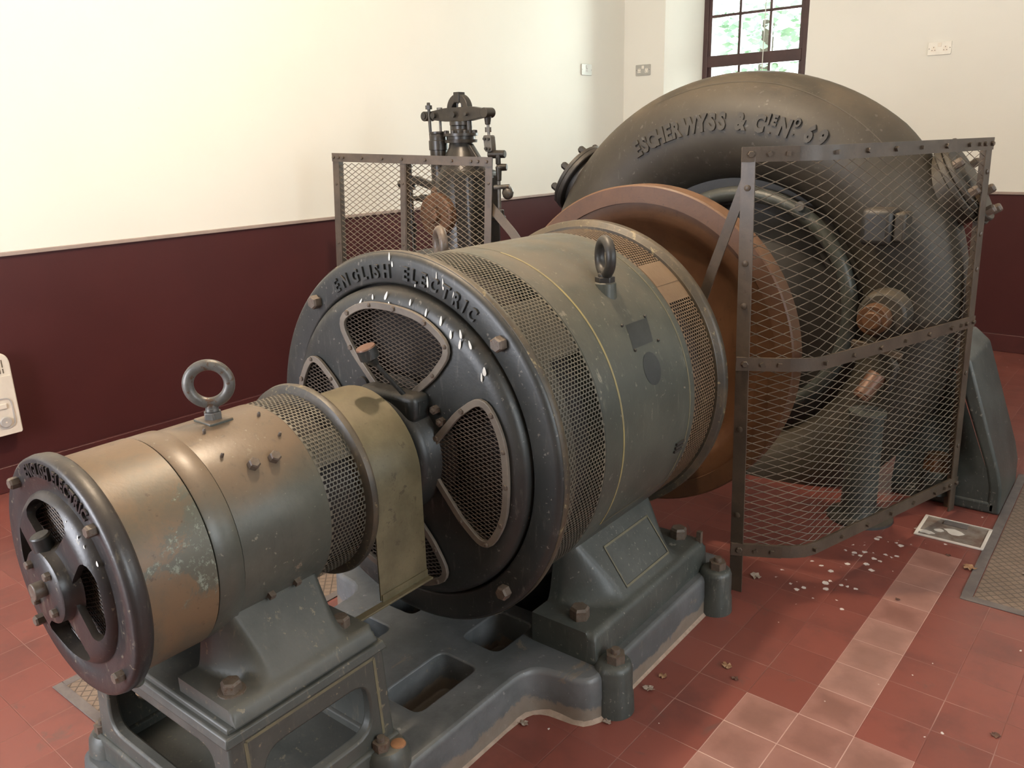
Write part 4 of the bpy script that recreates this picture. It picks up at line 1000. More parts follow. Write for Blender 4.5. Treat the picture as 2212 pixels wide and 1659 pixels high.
# old painted line along the crown
pl_ = MB(); vs = []
for i in range(41):
    t = 112 - 66*i/40
    psi = 38 + max(0, (i - 20)) * 0.55
    vs += [tp(t, psi, RT + 0.001), tp(t, psi + 0.9, RT + 0.001)]
pl_.add(vs, [(2*i, 2*i+1, 2*i+3, 2*i+2) for i in range(40)])
vs = []
for i in range(6):
    t = 46 - 0.2*i; vs += [tp(t, 49 - 4.5*i, RT + 0.001), tp(t - 0.6, 49 - 4.5*i, RT + 0.001)]
pl_.add(vs, [(2*i, 2*i+1, 2*i+3, 2*i+2) for i in range(5)])
M['volline'] = paint('faint_grey_line', (0.085, 0.075, 0.058), (0.065, 0.058, 0.046), 0.6, None)
pl_.build('painted_line', 'volline', tur)
# flanged inspection stubs on both shoulders
for ang, mat in ((33.0, 'volute'), (147.0, 'dark')):
    a = math.radians(ang); d = Vector((math.cos(a), 0, math.sin(a))); c = Vector((XA, 3.87, ZA))
    st = MB(); st.cyl(c + d*0.90, c + d*1.11, 0.155, 0.155, 36); st.build('branch_stub', mat, tur)
    fl = MB(); fl.cyl(c + d*1.085, c + d*1.112, 0.192, 0.192, 48); fo = fl.build('branch_flange', mat, tur, bevel=0.005)
    bc = MB(); bc.cyl(c + d*1.113, c + d*1.136, 0.187, 0.187, 48); bc.cyl(c + d*1.13, c + d*1.150, 0.12, 0.09, 32); bc.build('blank_cover', mat, tur, bevel=0.005)
    u = Vector((0, 1, 0)); w = d.cross(u)
    for k in range(8):
        t = 2*PI*k/8 + 0.35; p = c + d*1.134 + (u*math.cos(t) + w*math.sin(t))*0.165
        bolt(p, d, 0.019, 0.038, fo, 'hex', 'flange_bolt', spin=k, mat='dark' if ang > 90 else 'bolt')
# things on the front face of the casing, seen through the mesh
bx = MB(); bx.box((-0.965, 3.47, 1.155), (-0.845, 3.60, 1.30)); bx.build('lever_housing', 'dark', tur, bevel=0.022, seg=3)
MB().box((-0.845, 3.49, 1.17), (-0.80, 3.60, 1.285)).build('housing_cover', 'volute', tur, bevel=0.01)
bs = MB(); bs.cyl((-0.858, 3.60, 0.872), (-0.858, 3.50, 0.872), 0.105, 0.095, 32); bs.build('bearing_boss', 'volute', tur, bevel=0.012)
sh = MB(); sh.cyl((-0.875, 3.54, 0.862), (-0.875, 3.44, 0.862), 0.066, 0.06, 28); sh.cyl((-0.875, 3.45, 0.862), (-0.875, 3.425, 0.862), 0.04, 0.035, 24); sh.build('regulating_shaft', 'rust', tur, bevel=0.004)
lv = MB(); lv.bar([(-0.96, 3.50, 0.748), (-0.86, 3.485, 0.742), (-0.76, 3.50, 0.712)], (0,0,1), 0.03, 0.02); lv.build('regulating_lever', 'guard', tur, bevel=0.004)
pp = MB(); pp.cyl((-0.885, 3.445, 0.545), (-0.845, 3.50, 0.625), 0.036, 0.04, 20); pp.cyl((-0.892, 3.437, 0.532), (-0.885, 3.445, 0.545), 0.03, 0.036, 20); pp.build('link_pin', 'copper', tur, bevel=0.003)
MB().tube([(-0.80, 3.50, 0.70), (-0.775, 3.485, 0.665), (-0.79, 3.48, 0.62), (-0.80, 3.49, 0.57)], 0.016, 10).build('link_eye', 'dark', tur)
MB().cyl((-1.268, 3.66, 1.287), (-1.268, 3.636, 1.287), 0.022, 0.02, 20).build('pale_plug', 'steel', tur)
# feet: hollow brackets down to the floor on both sides
for sg in (1, -1):
    X = lambda d: XA + sg*d
    slab = [(0.985, 0.72), (1.055, 0.66), (1.215, 0.20), (1.235, 0.12), (1.24, 0.0), (1.19, 0.0), (1.185, 0.12), (1.165, 0.20), (1.01, 0.60), (0.94, 0.66)]
    fb = MB(); fb.prism([(X(a), z) for a, z in slab], lambda a, z, d: (a, d, z), 3.795, 4.25)
    fo = fb.build('bracket_flange', 'foot', tur, bevel=0.012, seg=3)
    webp = [(0.86, 0.05), (1.20, 0.05), (1.18, 0.16), (1.0, 0.62), (0.86, 0.58)]
    # scooped web between the flanges
    wb_ = MB(); NN = 14
    for i in range(NN):
        for k in range(NN):
            pass
    V = []
    for k in range(NN + 1):
        z = 0.05 + 0.56*k/NN; xo = 1.19 - max(0, (z - 0.14))*0.40; xi = 0.80
        for i in range(NN + 1):
            d = xi + (xo - xi)*i/NN; e = min(1, (xo - d)/0.20); e2 = min(1, (z - 0.05)/0.26); e = e*e*(3 - 2*e); e2 = e2*e2*(3 - 2*e2)
            V.append((X(d), 3.800 + 0.10*e*e2, z))
    wb_.add(V, [(k*(NN+1)+i, k*(NN+1)+i+1, (k+1)*(NN+1)+i+1, (k+1)*(NN+1)+i) for k in range(NN) for i in range(NN)])
    wb_.build('scooped_web', 'foot', tur, smooth=60)
    bp = MB(); bp.box((min(X(0.80), X(1.225)), 3.795, 0.0), (max(X(0.80), X(1.225)), 4.25, 0.055)); bp.build('foot_plate', 'foot', tur, bevel=0.014, seg=3)
    bb = MB(); bb.lathe_z([(0.05, 0.0), (0.05, 0.075), (0.15, 0.065), (0.155, 0.0)], X(0.975), 3.81, 24); bb.build('bolt_boss', 'foot', tur)
    nt_ = MB(); nt_.cyl((X(0.975), 3.81, 0.15), (X(0.975), 3.81, 0.205), 0.058, 0.055, 6); nt_.cyl((X(0.975), 3.81, 0.2), (X(0.975), 3.81, 0.222), 0.05, 0.046, 20); nt_.build('holding_down_nut', 'rust', tur, bevel=0.003)

col = thing('support_column', 'dark round iron column on a floor disc behind the right mesh guard', 'column', (-0.862, 3.47, 0))
MB().lathe_z([(0.0, 0.0), (0.0, 0.135), (0.010, 0.133), (0.013, 0.125), (0.013, 0.0)], -0.85, 3.46, 40).build('base_disc', 'dark', col)
c_ = MB(); c_.lathe_z([(0.012, 0.0), (0.012, 0.078), (0.03, 0.072), (0.44, 0.066), (0.455, 0.074), (0.475, 0.074), (0.478, 0.0)], -0.862, 3.47, 28); c_.build('shaft', 'foot', col)

# ------------------------------------------------------------------ expanded metal guards
def poly_len(p): return sum((Vector(p[i+1]) - Vector(p[i])).length for i in range(len(p)-1))
def along(p, s):
    for i in range(len(p)-1):
        a, c = Vector(p[i]), Vector(p[i+1]); l = (c - a).length
        if s <= l or i == len(p)-2: return a + (c - a)*(s/l)
        s -= l
g = thing('mesh_guard', 'brown J-shaped expanded metal guard on two posts right of the flywheel', 'guard', (-0.82, 2.9, 0), 'expanded metal guards round the turbine end')
path = [(-1.052, 2.572)] + rounded([(-1.052, 2.572), (-0.822, 2.704), (-0.545, 3.765)], [0, 0.10, 0], 8)[7:15] + [(-0.545, 3.765)]
path = [path[0]] + [p for p in path[1:] if (Vector(p) - Vector(path[0])).length > 0.02]
LEN = poly_len(path)
def gp(s, z): p = along(path, s); f = z/1.55; return Vector((p.x - 0.040*f, p.y, z))
def rail_pts(z0, z1, ext=0.0, n=26):
    return [gp(LEN*i/n, z0 + (z1 - z0)*i/n) for i in range(n + 1)]
def outward(s):
    a = gp(max(0, s - 0.02), 1); c = gp(min(LEN, s + 0.02), 1); t = (c - a).normalized(); return t.cross(Vector((0,0,1)))
for nm, z0, z1 in (('top_rail', 1.533, 1.535), ('middle_rail', 0.855, 0.836), ('bottom_rail', 0.170, 0.132)):
    pts = [p + outward(LEN*i/26)*0.006 for i, p in enumerate(rail_pts(z0, z1))]
    r = MB(); r.bar(pts, (0,0,1), 0.046, 0.006); ro = r.build(nm, 'guard', g)
    back = MB(); back.bar([p - outward(LEN*i/26)*0.004 for i, p in enumerate(rail_pts(z0, z1))], (0,0,1), 0.040, 0.004); back.build('backing_strip', 'guard', ro)
    for q, s in enumerate((0.028, 0.085, 0.142, 0.30, 0.47, 0.64, 0.81, 0.98, 1.15, LEN - 0.12, LEN - 0.075, LEN - 0.02)):
        p = gp(s, z0 + (z1 - z0)*s/LEN) + outward(s)*0.0085
        bolt(p, outward(s), 0.0115 if s < 0.05 else 0.0092, 0.011, ro, 'hex' if s < 0.05 or s > LEN - 0.1 else 'square', 'rail_bolt', spin=q, mat='guard')
    jl = MB(); s0 = 0.0; jl.bar([gp(s, z0 + (z1-z0)*s/LEN) + outward(s)*0.0105 for s in (0.0, 0.06, 0.13, 0.175)], (0,0,1), 0.046, 0.004); jl.build('lap_strip', 'guard', ro)
for s, nm in ((0.022, 'post'), (LEN - 0.02, 'post')):
    o_ = outward(s); tg = (gp(min(LEN, s + .02), 1) - gp(max(0, s - .02), 1)).normalized()
    pst = MB()
    if s < 0.1: tw = Vector((1, 0.05, 0)).normalized()
    else: tw = tg
    e = 1 if s < 0.1 else -1
    a, c = gp(s, 0.0), gp(s, 1.555)
    pst.bar([a, c], tw, 0.046, 0.006)
    nrm = tw.cross(Vector((0,0,1)))
    pst.bar([a - tw*(0.020*e*1) - nrm*0.020, c - tw*(0.020*e) - nrm*0.020], nrm, 0.040, 0.006)
    po = pst.build(nm, 'guard', g, bevel=0.0008)
    for z in (0.30, 0.62, 1.05, 1.19, 1.43):
        bolt(gp(s, z) + nrm*0.003, nrm, 0.010, 0.006, po, 'stud', 'post_rivet', mat='guard')
for z0, z1, pv_ in ((0.862, 1.52, 0.0365), (0.165, 0.842, 0.0275)):
    V = z1 - z0
    dm = diamonds(lambda u, v: gp(u, z0 + v) - outward(u)*0.009, LEN - 0.04, V, 0.088, pv_, 0.0015, None, 0.02, 0.0)
    dm.build('mesh_panel', 'rustmesh', g, smooth=0)
br = MB(); br.bar([(-1.082, 2.602, 1.46), (-1.19, 2.605, 1.15), (-1.56, 2.66, 0.0)], (0.9, 0.0, 0.3), 0.034, 0.006); br.build('diagonal_brace', 'guard', g)
# left guard in front of the governor
g2 = thing('mesh_guard', 'brown flat expanded metal guard panel in front of the oily governor, by the left wall', 'guard', (-3.28, 3.26, 0), 'expanded metal guards round the turbine end')
A = Vector((-3.73, 3.15, 1.525)); B = Vector((-2.765, 3.38, 1.488)); D = (B - A); L2 = D.length; dn = Vector((D.x, D.y, 0)).normalized(); out2 = dn.cross(Vector((0,0,1)))
def lp(u, z):
    t = u/L2; f = 1 - z/1.53
    return Vector((A.x + D.x*t - 0.085*f, A.y + D.y*t - 0.02*f, z))
def ztop(u): return A.z + D.z*u/L2
for nm, dz in (('top_rail', 0.0), ('middle_rail', -0.70), ('bottom_rail', -1.36)):
    r = MB(); r.bar([lp(L2*i/8, ztop(L2*i/8) + dz) + out2*0.006 for i in range(9)], (0,0,1), 0.046, 0.006); ro = r.build(nm, 'guard', g2)
    for q, s in enumerate((0.012, 0.045, 0.075, 0.20, 0.33, 0.455, 0.60, 0.76, L2 - 0.12, L2 - 0.08, L2 - 0.03)):
        bolt(lp(s, ztop(s) + dz) + out2*0.0085, out2, 0.0085, 0.010, ro, 'hex', 'rail_bolt', spin=q, mat='guard')
for s, e in ((0.02, 1), (0.455, 1), (L2 - 0.02, -1)):
    pst = MB(); a, c = lp(s, 0.0), lp(s, ztop(s) + 0.02)
    pst.bar([a, c], dn, 0.040 if s != 0.455 else 0.030, 0.006); pst.bar([a - out2*0.02 + dn*0.017*e, c - out2*0.02 + dn*0.017*e], out2, 0.04, 0.006)
    po = pst.build('post', 'guard', g2)
    for z in (0.75, 1.05, 1.38): bolt(lp(s, z) + out2*0.003, out2, 0.007, 0.005, po, 'stud', 'post_rivet', mat='guard')
diamonds(lambda u, v: lp(u, 0.2 + v) - out2*0.009, L2 - 0.05, 1.29, 0.0470, 0.0300, 0.0019, None, 0.025, 0).build('mesh_panel', 'rustmesh', g2, smooth=0)
br = MB(); p0 = lp(L2 - 0.03, 1.27) - out2*0.03; br.bar([p0, p0 + Vector((0.125, 0.03, -0.14)), p0 + Vector((1.10, 0.05, -1.27))], (0, 0.3, 1), 0.045, 0.006); br.build('diagonal_brace', 'guard', g2)

# ------------------------------------------------------------------ oily governor by the left wall
gx, gy = -3.10, 3.52
gov = thing('turbine_governor', 'oily black governor with arched crosshead, lever and dashpot, behind the left mesh guard', 'governor', (gx, gy, 0))
M['oily'] = paint('oily_black_iron', (0.014, 0.0125, 0.011), (0.030, 0.025, 0.019), 0.34, (0.05, 0.042, 0.03), 0.4, (0.10, 0.08, 0.055), 0.72, 14.0)
M['govrust'] = paint('governor_rust_red', (0.11, 0.052, 0.026), (0.16, 0.075, 0.036), 0.5, None, 0, (0.05, 0.03, 0.02), 0.62, 7.0)
bdy = MB(); bdy.lathe_z([(0.0, 0.0), (0.0, 0.27), (0.06, 0.27), (0.08, 0.235), (0.85, 0.225), (0.95, 0.17), (1.05, 0.155), (1.38, 0.150), (1.46, 0.115), (1.53, 0.085), (1.56, 0.068), (1.585, 0.064), (1.585, 0.0)], gx, gy, 40)
bdy.build('body', 'oily', gov, smooth=40)
MB().cyl((gx - 0.05, gy - 0.08, 1.21), (gx - 0.05, gy - 0.185, 1.21), 0.125, 0.115, 32).build('front_door', 'govrust', gov, bevel=0.012, seg=3)
MB().box((gx - 0.14, gy - 0.13, 0.95), (gx + 0.02, gy + 0.05, 1.36)).build('front_casing', 'govrust', gov, bevel=0.03, seg=3)
MB().box((gx + 0.04, gy - 0.14, 0.93), (gx + 0.175, gy + 0.12, 1.44)).build('side_casing', 'oily', gov, bevel=0.03, seg=3)
MB().cyl((gx - 0.05, gy - 0.19, 1.21), (gx - 0.05, gy - 0.215, 1.21), 0.045, 0.04, 24).build('door_boss', 'govrust', gov, bevel=0.004)
rb = MB(); rb.prism([(gx + 0.05, 1.40), (gx + 0.21, 1.40), (gx + 0.075, 1.575), (gx + 0.05, 1.585)], lambda a, z, d: (a, d, z), gy - 0.02, gy + 0.02); rb.build('gusset', 'oily', gov, bevel=0.004)
f1 = MB(); f1.lathe_z([(1.585, 0.0), (1.585, 0.088), (1.600, 0.090), (1.602, 0.078), (1.618, 0.078), (1.62, 0.094), (1.634, 0.094), (1.636, 0.0)], gx, gy, 36); f1.build('flange', 'oily', gov)
for k in range(8):
    a = 2*PI*k/8 + 0.2; bolt((gx + 0.084*math.cos(a), gy + 0.084*math.sin(a), 1.634), (0,0,1), 0.010, 0.016, gov, 'hex', 'flange_bolt', mat='dark')
nk = MB(); nk.lathe_z([(1.63, 0.0), (1.63, 0.055), (1.65, 0.055), (1.655, 0.050), (1.672, 0.050), (1.676, 0.058), (1.695, 0.058), (1.70, 0.045), (1.70, 0.0)], gx, gy, 32); nk.build('gland', 'oily', gov, smooth=40)
for dx, r in ((-0.058, 0.012), (0.012, 0.010), (0.062, 0.016)):
    MB().cyl((gx + dx, gy, 1.63), (gx + dx, gy, 1.74), r, r, 14).build('pillar', 'oily', gov)
# beam lever and arched crosshead
bmz = 1.733
bp = [(-0.245, -0.006), (-0.20, 0.020), (-0.09, 0.034), (0.09, 0.036), (0.16, 0.024), (0.205, 0.018), (0.205, -0.018), (0.16, -0.024), (0.07, -0.038), (-0.09, -0.036), (-0.20, -0.024), (-0.245, -0.020)]
bl = MB(); bl.prism(rounded([(gx + a, bmz + z) for a, z in bp], 0.01, 2), lambda a, z, d: (a, d, z), gy - 0.024, gy + 0.024)
bl.cyl((gx - 0.235, gy - 0.035, bmz - 0.004), (gx - 0.235, gy + 0.035, bmz - 0.004), 0.026, 0.026, 20)
bl.cyl((gx + 0.195, gy - 0.035, bmz), (gx + 0.195, gy + 0.035, bmz), 0.026, 0.026, 20)
blo = bl.build('beam_lever', 'oily', gov, bevel=0.003)
for dx in (-0.235, -0.165, -0.02, 0.07):
    MB().cyl((gx + dx, gy - 0.042, bmz - 0.002), (gx + dx, gy + 0.03, bmz - 0.002), 0.016 if dx != 0.07 else 0.009, 0.014, 18).build('pivot_pin', 'dark', blo)
ar = MB(); no = 24; ro_, ri_ = 0.075, 0.040
outer = [(gx + 0.0 + ro_*math.cos(PI*i/no), bmz + 0.022 + (ro_ + 0.006)*math.sin(PI*i/no)) for i in range(no + 1)]
inner = [(gx + ri_*math.cos(PI*i/no), bmz + 0.022 + ri_*math.sin(PI*i/no)) for i in range(no + 1)]
V = []
for d in (-0.022, 0.022): V += [(a, gy + d, z) for a, z in outer] + [(a, gy + d, z) for a, z in inner]
K = no + 1; F = []
for i in range(no): F += [(i, i+1, 2*K+i+1, 2*K+i), (K+i, 3*K+i, 3*K+i+1, K+i+1), (i, K+i, K+i+1, i+1), (2*K+i, 2*K+i+1, 3*K+i+1, 3*K+i)]
F += [(0, 2*K, 3*K, K), (K-1, 2*K-1, 4*K-1, 3*K-1)]
ar.add(V, F); ar.box((gx - 0.019, gy - 0.027, bmz + 0.058), (gx + 0.019, gy + 0.027, bmz + 0.112)); ar.build('arched_crosshead', 'oily', gov, bevel=0.003)
for dx in (-0.016, 0.016):
    MB().cyl((gx + dx, gy, bmz + 0.02), (gx + dx, gy, bmz + 0.075), 0.005, 0.005, 10).build('tie_rod', 'oily', gov)
# rods and dashpot on the left
ra = MB(); ra.cyl((gx - 0.185, gy - 0.03, 1.30), (gx - 0.200, gy - 0.03, 1.79), 0.009, 0.009, 12); ra.cyl((gx - 0.1995, gy - 0.03, 1.765), (gx - 0.200, gy - 0.03, 1.785), 0.019, 0.019, 6); ra.cyl((gx - 0.200, gy - 0.03, 1.785), (gx - 0.200, gy - 0.03, 1.80), 0.011, 0.009, 12); ra.build('pull_rod', 'oily', gov)
dp = MB(); dp.cyl((gx - 0.145, gy, 1.62), (gx - 0.147, gy, 1.765), 0.0075, 0.0075, 12); dp.cyl((gx - 0.147, gy, 1.755), (gx - 0.147, gy, 1.772), 0.016, 0.016, 6); dp.build('dashpot_rod', 'steel', gov)
dc = MB(); dc.lathe_z([(1.10, 0.0), (1.10, 0.046), (1.548, 0.048), (1.550, 0.053), (1.598, 0.053), (1.602, 0.048), (1.622, 0.047), (1.634, 0.044), (1.636, 0.049), (1.646, 0.049), (1.648, 0.0)], gx - 0.140, gy - 0.03, 28); dc.build('dashpot', 'oily', gov)
# chain of links on the right
lx = gx + 0.194
ch = MB(); ch.cyl((lx, gy, bmz - 0.01), (lx - 0.002, gy, bmz - 0.06), 0.021, 0.014, 14); ch.build('clevis', 'oily', gov, bevel=0.003)
tb = MB(); tb.cyl((lx, gy, 1.675), (lx + 0.004, gy, 1.618), 0.008, 0.008, 10); tb.cyl((lx, gy, 1.66), (lx, gy, 1.635), 0.017, 0.017, 6); tb.build('turnbuckle', 'steel', gov)
lk = MB(); lk.prism(rounded([(lx - 0.022, 1.62), (lx + 0.03, 1.62), (lx + 0.036, 1.535), (lx - 0.012, 1.535)], 0.012, 3), lambda a, z, d: (a, d, z), gy - 0.02, gy + 0.02); lk.build('link_plate', 'steel', gov, bevel=0.003)
for dx, z in ((-0.008, 1.602), (0.018, 1.60), (0.0, 1.552), (0.022, 1.55)):
    MB().cyl((lx + dx, gy - 0.03, z), (lx + dx, gy, z), 0.008, 0.008, 14).build('link_pin', 'dark', gov)
rx = gx + 0.268
lv = MB(); lv.cyl((lx, gy - 0.0, 1.522), (rx + 0.02, gy + 0.02, 1.522), 0.022, 0.020, 16); lv.cyl((rx - 0.012, gy, 1.52), (rx - 0.012, gy, 1.47), 0.014, 0.014, 12); lv.build('bell_crank', 'oily', gov, bevel=0.003)
k2 = MB(); k2.cyl((rx - 0.02, gy, 1.455), (rx + 0.03, gy + 0.02, 1.455), 0.020, 0.018, 14); k2.cyl((rx - 0.01, gy, 1.46), (rx - 0.01, gy, 1.385), 0.017, 0.013, 14); k2.build('fork_end', 'oily', gov, bevel=0.003)
k3 = MB(); k3.cyl((rx - 0.012, gy, 1.39), (rx - 0.012, gy, 1.24), 0.010, 0.010, 12); k3.build('lower_rod', 'steel', gov)
k4 = MB(); k4.cyl((rx - 0.03, gy - 0.02, 1.352), (rx + 0.045, gy + 0.02, 1.356), 0.012, 0.012, 12); k4.build('cross_pin', 'steel', gov)
bl2 = MB(); bl2.lathe_z([(1.285, 0.0), (1.288, 0.012), (1.30, 0.026), (1.322, 0.032), (1.345, 0.026), (1.357, 0.012), (1.36, 0.0)], rx + 0.024, gy + 0.03, 24); bl2.build('counterweight', 'steel', gov, smooth=60)
k5 = MB(); k5.cyl((rx - 0.008, gy, 1.235), (rx - 0.008, gy, 1.19), 0.020, 0.022, 14); k5.cyl((rx - 0.03, gy, 1.185), (rx + 0.016, gy, 1.185), 0.022, 0.022, 16); k5.build('lower_fork', 'oily', gov, bevel=0.003)
rk = MB(); rk.cyl((gx + 0.10, gy, 1.20), (rx, gy, 1.19), 0.016, 0.016, 12); rk.build('rocker_arm', 'oily', gov)
# valve and hand lever on the left
vx = gx - 0.385
vl = MB(); vl.cyl((vx, gy - 0.02, 0.95), (vx, gy - 0.02, 1.46), 0.013, 0.013, 12); vl.cyl((vx, gy - 0.02, 1.33), (vx, gy - 0.02, 1.41), 0.03, 0.026, 16); vl.cyl((vx, gy - 0.02, 1.455), (vx, gy - 0.02, 1.475), 0.02, 0.014, 12); vl.cyl((vx, gy - 0.02, 1.08), (vx, gy - 0.02, 1.14), 0.02, 0.024, 12); vl.build('valve_spindle', 'oily', gov)
va = MB(); va.bar([(vx - 0.06, gy - 0.02, 1.365), (vx + 0.06, gy - 0.02, 1.385), (vx + 0.25, gy - 0.02, 1.33)], (0,0,1), 0.045, 0.03); va.cyl((vx - 0.085, gy - 0.02, 1.36), (vx - 0.05, gy - 0.02, 1.365), 0.024, 0.024, 14); va.build('valve_arm', 'oily', gov, bevel=0.004)
vb = MB(); vb.cyl((vx - 0.08, gy - 0.02, 1.275), (vx + 0.11, gy - 0.02, 1.285), 0.014, 0.014, 12); vb.cyl((vx + 0.08, gy - 0.02, 1.284), (vx + 0.12, gy - 0.02, 1.286), 0.022, 0.02, 14); vb.build('hand_lever', 'oily', gov)
gb = MB(); gb.box((gx - 0.42, gy - 0.20, 0.62), (gx + 0.15, gy + 0.20, 0.98)); gb.build('gear_case', 'oily', gov, bevel=0.05, seg=3)
pd = MB(); pd.box((gx - 0.40, gy - 0.19, 0.0), (gx + 0.14, gy + 0.19, 0.63)); pd.build('pedestal', 'dark', gov, bevel=0.02)

# ------------------------------------------------------------------ small fittings
def rm(name, mat, parent, mb, bevel=0.0, smooth=35):
    mb.v = [tuple(R_ROOM @ Vector(p)) for p in mb.v]; return mb.build(name, mat, parent, bevel, smooth)
# wall heater at the left edge
ht = thing('panel_heater', 'cream electric panel heater with a dial, low on the maroon left wall', 'heater', tuple(room((XW, 0.95, 0.3))))
hx0, hx1 = XW + 0.002, -4.245
prof = [(0.0, 0.303), (1.0, 0.303), (1.0, 0.575), (0.72, 0.66), (0.3, 0.70), (0.0, 0.70)]
hp = rounded([(0.30, 0.303), (1.374, 0.303), (1.374, 0.70), (0.30, 0.70)], [0.012, 0.008, 0.062, 0.062], 7)
rm('body', 'plastic', ht, MB().prism(hp, lambda a, z, d: (d, a, z), hx0, hx1 - 0.006), 0.006)
hp2 = rounded([(0.30, 0.303), (1.368, 0.303), (1.368, 0.588), (0.30, 0.588)], 0.006, 3)
rm('front_panel', 'plastic', ht, MB().prism(hp2, lambda a, z, d: (d, a, z), hx1 - 0.006, hx1), 0.003)
gr_ = MB()
for row, z0, z1 in ((0, 0.628, 0.665), (1, 0.600, 0.622)):
    for i in range(40):
        y = 1.340 - 0.006*row*0 - i*0.0135
        gr_.box((hx1 - 0.0065, y - 0.0038, z0), (hx1 - 0.0052, y + 0.0012, z1))
rm('grille_slots', 'slot', ht, gr_)
pill = rounded([(1.325, 0.325), (1.368 - 0.010, 0.325), (1.358, 0.47), (1.285, 0.47), (1.285, 0.325)], 0.03, 6)
pill = rounded([(1.268, 0.335), (1.348, 0.335), (1.348, 0.485), (1.268, 0.485)], 0.039, 8)
rm('control_recess', 'plasticgrey', ht, MB().ring_band(pill, inset_poly(pill, 0.006), lambda a, z, d: (d, a, z), hx1 - 0.001, hx1 + 0.003))
c = Vector((hx1, 1.305, 0.368)); rm('dial', 'plasticgrey', ht, MB().cyl(c, c + Vector((0.008,0,0)), 0.026, 0.023, 28))
rm('dial_mark', 'plastic', ht, MB().cyl(c + Vector((0.008,0,0)), c + Vector((0.0095,0,0)), 0.004, 0.004, 12))
c = Vector((hx1, 1.305, 0.445)); rm('rocker_switch', 'plastic', ht, MB().box((hx1, 1.285, 0.432), (hx1 + 0.006, 1.322, 0.458)), 0.003)
# sockets
def socket(name, label, cat, p, along_, nrm_, w, h, gangs, mat, det):
    p = Vector(p); al = Vector(along_); nn = Vector(nrm_); t = thing(name, label, cat, tuple(R_ROOM @ p))
    f = lambda a, z, d: tuple(p + al*a + nn*d + Vector((0,0,z)))
    rm('face_plate', mat, t, MB().prism(rounded([(-w/2, -h/2), (w/2, -h/2), (w/2, h/2), (-w/2, h/2)], 0.006, 3), f, 0.0, 0.010), 0.002)
    def blk(nm, a0, a1, z0, z1, d0, d1, m_):
        rm(nm, m_, t, MB().prism([(a0, z0), (a1, z0), (a1, z1), (a0, z1)], f, d0, d1))
    ctr = [0.0] if gangs == 1 else [-w*0.25, w*0.25]
    for q in ctr:
        hl = MB()
        for a0, z0, ww, hh in ((q - 0.002, 0.004, 0.004, 0.008), (q - 0.013, -0.014, 0.007, 0.004), (q + 0.006, -0.014, 0.007, 0.004)):
            hl.prism([(a0, z0), (a0 + ww, z0), (a0 + ww, z0 + hh), (a0, z0 + hh)], f, 0.0098, 0.0104)
        rm('pin_holes', 'slot', t, hl)
        rm('outlet_patch', det, t, MB().prism(rounded([(q - 0.018, -0.022), (q + 0.018, -0.022), (q + 0.012, 0.014), (q - 0.012, 0.014)], 0.005, 3), f, 0.009, 0.0101))
    rm('rocker', det, t, MB().prism([(-0.012, h*0.12), (0.012, h*0.12), (0.012, h*0.40), (-0.012, h*0.40)], f, 0.009, 0.0125), 0.001)
    for q in ((-w/2 + 0.009), (w/2 - 0.009)):
        c = p + al*q + nn*0.0098; rm('face_screw', 'slot', t, MB().cyl(c, c + nn*0.0012, 0.0032, 0.0028, 10))
    return t
socket('double_socket', 'grey metal double socket on the narrow wall left of the window', 'socket', (-4.120, YB, 2.158), (1,0,0), (0,-1,0), 0.150, 0.092, 2, 'socket', 'socketw')
socket('single_socket', 'grey metal single socket on the left wall near the corner', 'socket', (XW, 6.245, 2.150), (0,1,0), (1,0,0), 0.150, 0.090, 1, 'socket', 'plasticgrey')
socket('double_socket', 'cream double socket high on the back wall right of the window', 'socket', (-1.676, YB, 2.141), (1,0,0), (0,-1,0), 0.155, 0.088, 2, 'socketw', 'plastic')
# floor hatches
def hatch_frame(mb, x0, y0, x1, y1, w, z): 
    for lo, hi in (((x0, y0), (x1, y0 + w)), ((x0, y1 - w), (x1, y1)), ((x0, y0 + w), (x0 + w, y1 - w)), ((x1 - w, y0 + w), (x1, y1 - w))):
        mb.box((lo[0], lo[1], 0.0005), (hi[0], hi[1], z))
    return mb
h1 = thing('floor_hatch', 'small floor hatch in a white frame by the turbine foot', 'hatch', (-0.495, 3.523, 0))
hatch_frame(MB(), -0.623, 3.415, -0.370, 3.630, 0.012, 0.006).build('frame', 'hatchframe', h1, bevel=0.001)
MB().box((-0.611, 3.427, 0.0005), (-0.382, 3.618, 0.003)).build('infill', 'hatch', h1)
MB().box((-0.545, 3.575, 0.003), (-0.455, 3.612, 0.007)).build('loose_chip', 'kerb', h1, bevel=0.001)
for cx_, cy_, r_ in ((-0.585, 3.462, 0.022), (-0.490, 3.520, 0.030), (-0.545, 3.505, 0.016)):
    rr = random.Random(int(r_*1000)); pv = [(cx_ + r_*rr.uniform(0.6, 1.1)*math.cos(t)*1.4, cy_ + r_*rr.uniform(0.6, 1.1)*math.sin(t)) for t in [2*PI*i/11 for i in range(11)]]
    MB().prism(pv, lambda a, z, d: (a, z, d), 0.003, 0.0042).build('pale_flake', 'hatchframe', h1)
h2 = thing('checker_plate', 'brown checker plate floor cover with dark kerb at the right edge', 'floor plate', (0.1, 3.6, 0))
hatch_frame(MB(), -0.372, 2.985, 0.62, 4.35, 0.034, 0.004).build('frame', 'kerb', h2, bevel=0.001)
MB().box((-0.334, 3.019, 0.0005), (0.586, 4.316, 0.003)).build('plate', 'checkplate', h2)
h3 = thing('checker_plate', 'brown checker plate floor cover left of the exciter, mostly behind the machines', 'floor plate', (-2.33, 1.5, 0))
hatch_frame(MB(), -2.505, 0.822, -2.195, 2.25, 0.03, 0.004).build('frame', 'kerb', h3, bevel=0.001)
MB().box((-2.475, 0.852, 0.0005), (-2.225, 2.22, 0.003)).build('plate', 'checkplate', h3)
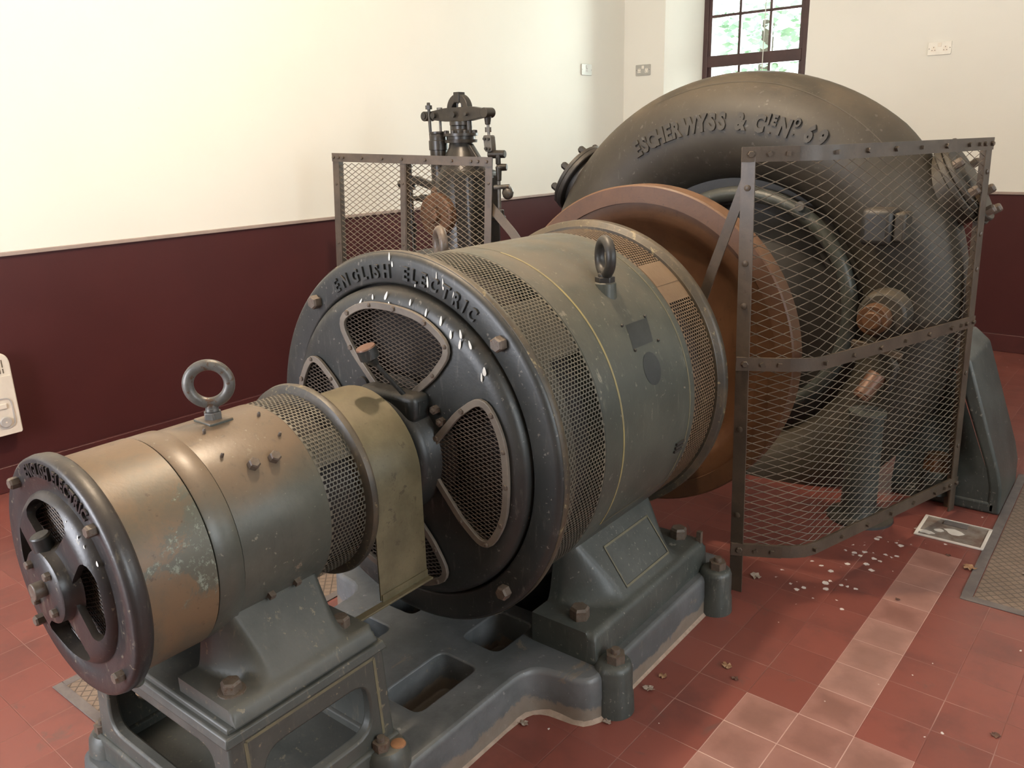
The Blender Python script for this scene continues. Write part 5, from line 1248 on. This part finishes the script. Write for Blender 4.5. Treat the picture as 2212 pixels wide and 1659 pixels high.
# dead leaves and litter on the tiles
def leaf(x, y, size, mat, label, seed, name='dead_leaf', cat='leaf'):
    rr = random.Random(seed); n = 14; top = []; m = MB()
    for i in range(n):
        t = 2*PI*i/n; r = size*(0.55 + 0.45*abs(math.cos(2.5*t)))*rr.uniform(0.8, 1.15)
        top.append((x + r*math.cos(t)*1.15, y + r*math.sin(t), 0.002 + size*0.55*rr.random()))
    c = (x, y, 0.003 + size*0.12)
    vs = [c] + top + [(x, y, c[2] - 0.0012)] + [(a, b, max(0.0006, z - 0.0012)) for a, b, z in top]
    m.add(vs, [(0, 1+i, 1+(i+1) % n) for i in range(n)] + [(n+1, n+2+(i+1) % n, n+2+i) for i in range(n)] + [(1+i, n+2+i, n+2+(i+1) % n, 1+(i+1) % n) for i in range(n)])
    o = m.build(name, mat, None, base=(x, y, 0)); return tag(o, label, cat, 'dead leaves and litter on the tiles')
leaf(-1.006, 1.979, 0.013, 'leaf', 'small curled leaf scrap on the tiles just right of the bedplate corner boss', 1)
leaf(-1.012, 1.900, 0.016, 'fluff', 'grey scrap of dried dirt beside the bedplate corner boss', 2, 'litter_scrap', 'litter')
leaf(-0.869, 2.141, 0.016, 'leaf', 'crumpled brown leaf on the red tiles, farther of a pair right of the generator foot', 3)
leaf(-0.823, 2.098, 0.010, 'leafdark', 'small dark leaf on the red tiles, nearer of a pair right of the generator foot', 4)
leaf(-0.955, 3.03, 0.026, 'leafdark', 'dark curled leaf on the floor inside the right mesh guard', 5)
leaf(-0.386, 3.235, 0.022, 'leaf', 'pale brown leaf on the tiles between white hatch and checker plate', 6)
leaf(-0.470, 3.30, 0.009, 'leafdark', 'tiny dark leaf fragment just in front of the white hatch', 7)
leaf(-0.545, 2.851, 0.009, 'leafdark', 'tiny dark twig-like scrap on the strip of pale tiles', 8, 'litter_scrap', 'litter')
leaf(-1.222, 1.555, 0.014, 'fluff', 'pale dirt flake against the concave edge of the bedplate', 9, 'litter_scrap', 'litter')
leaf(-1.035, 1.700, 0.012, 'fluff', 'small dusty lump at the foot of the front corner boss', 10, 'litter_scrap', 'litter')
leaf(-0.152, 2.279, 0.012, 'leafdark', 'dark leaf crumb on the red tiles near the right edge of the picture', 11)
leaf(-1.012, 2.715, 0.022, 'fluff', 'fluffy grey dust clump at the base of the guard post', 12, 'dust_clump', 'litter')
leaf(-0.21, 3.30, 0.016, 'fluff', 'pale flake lying on the right checker plate', 13, 'litter_scrap', 'litter')
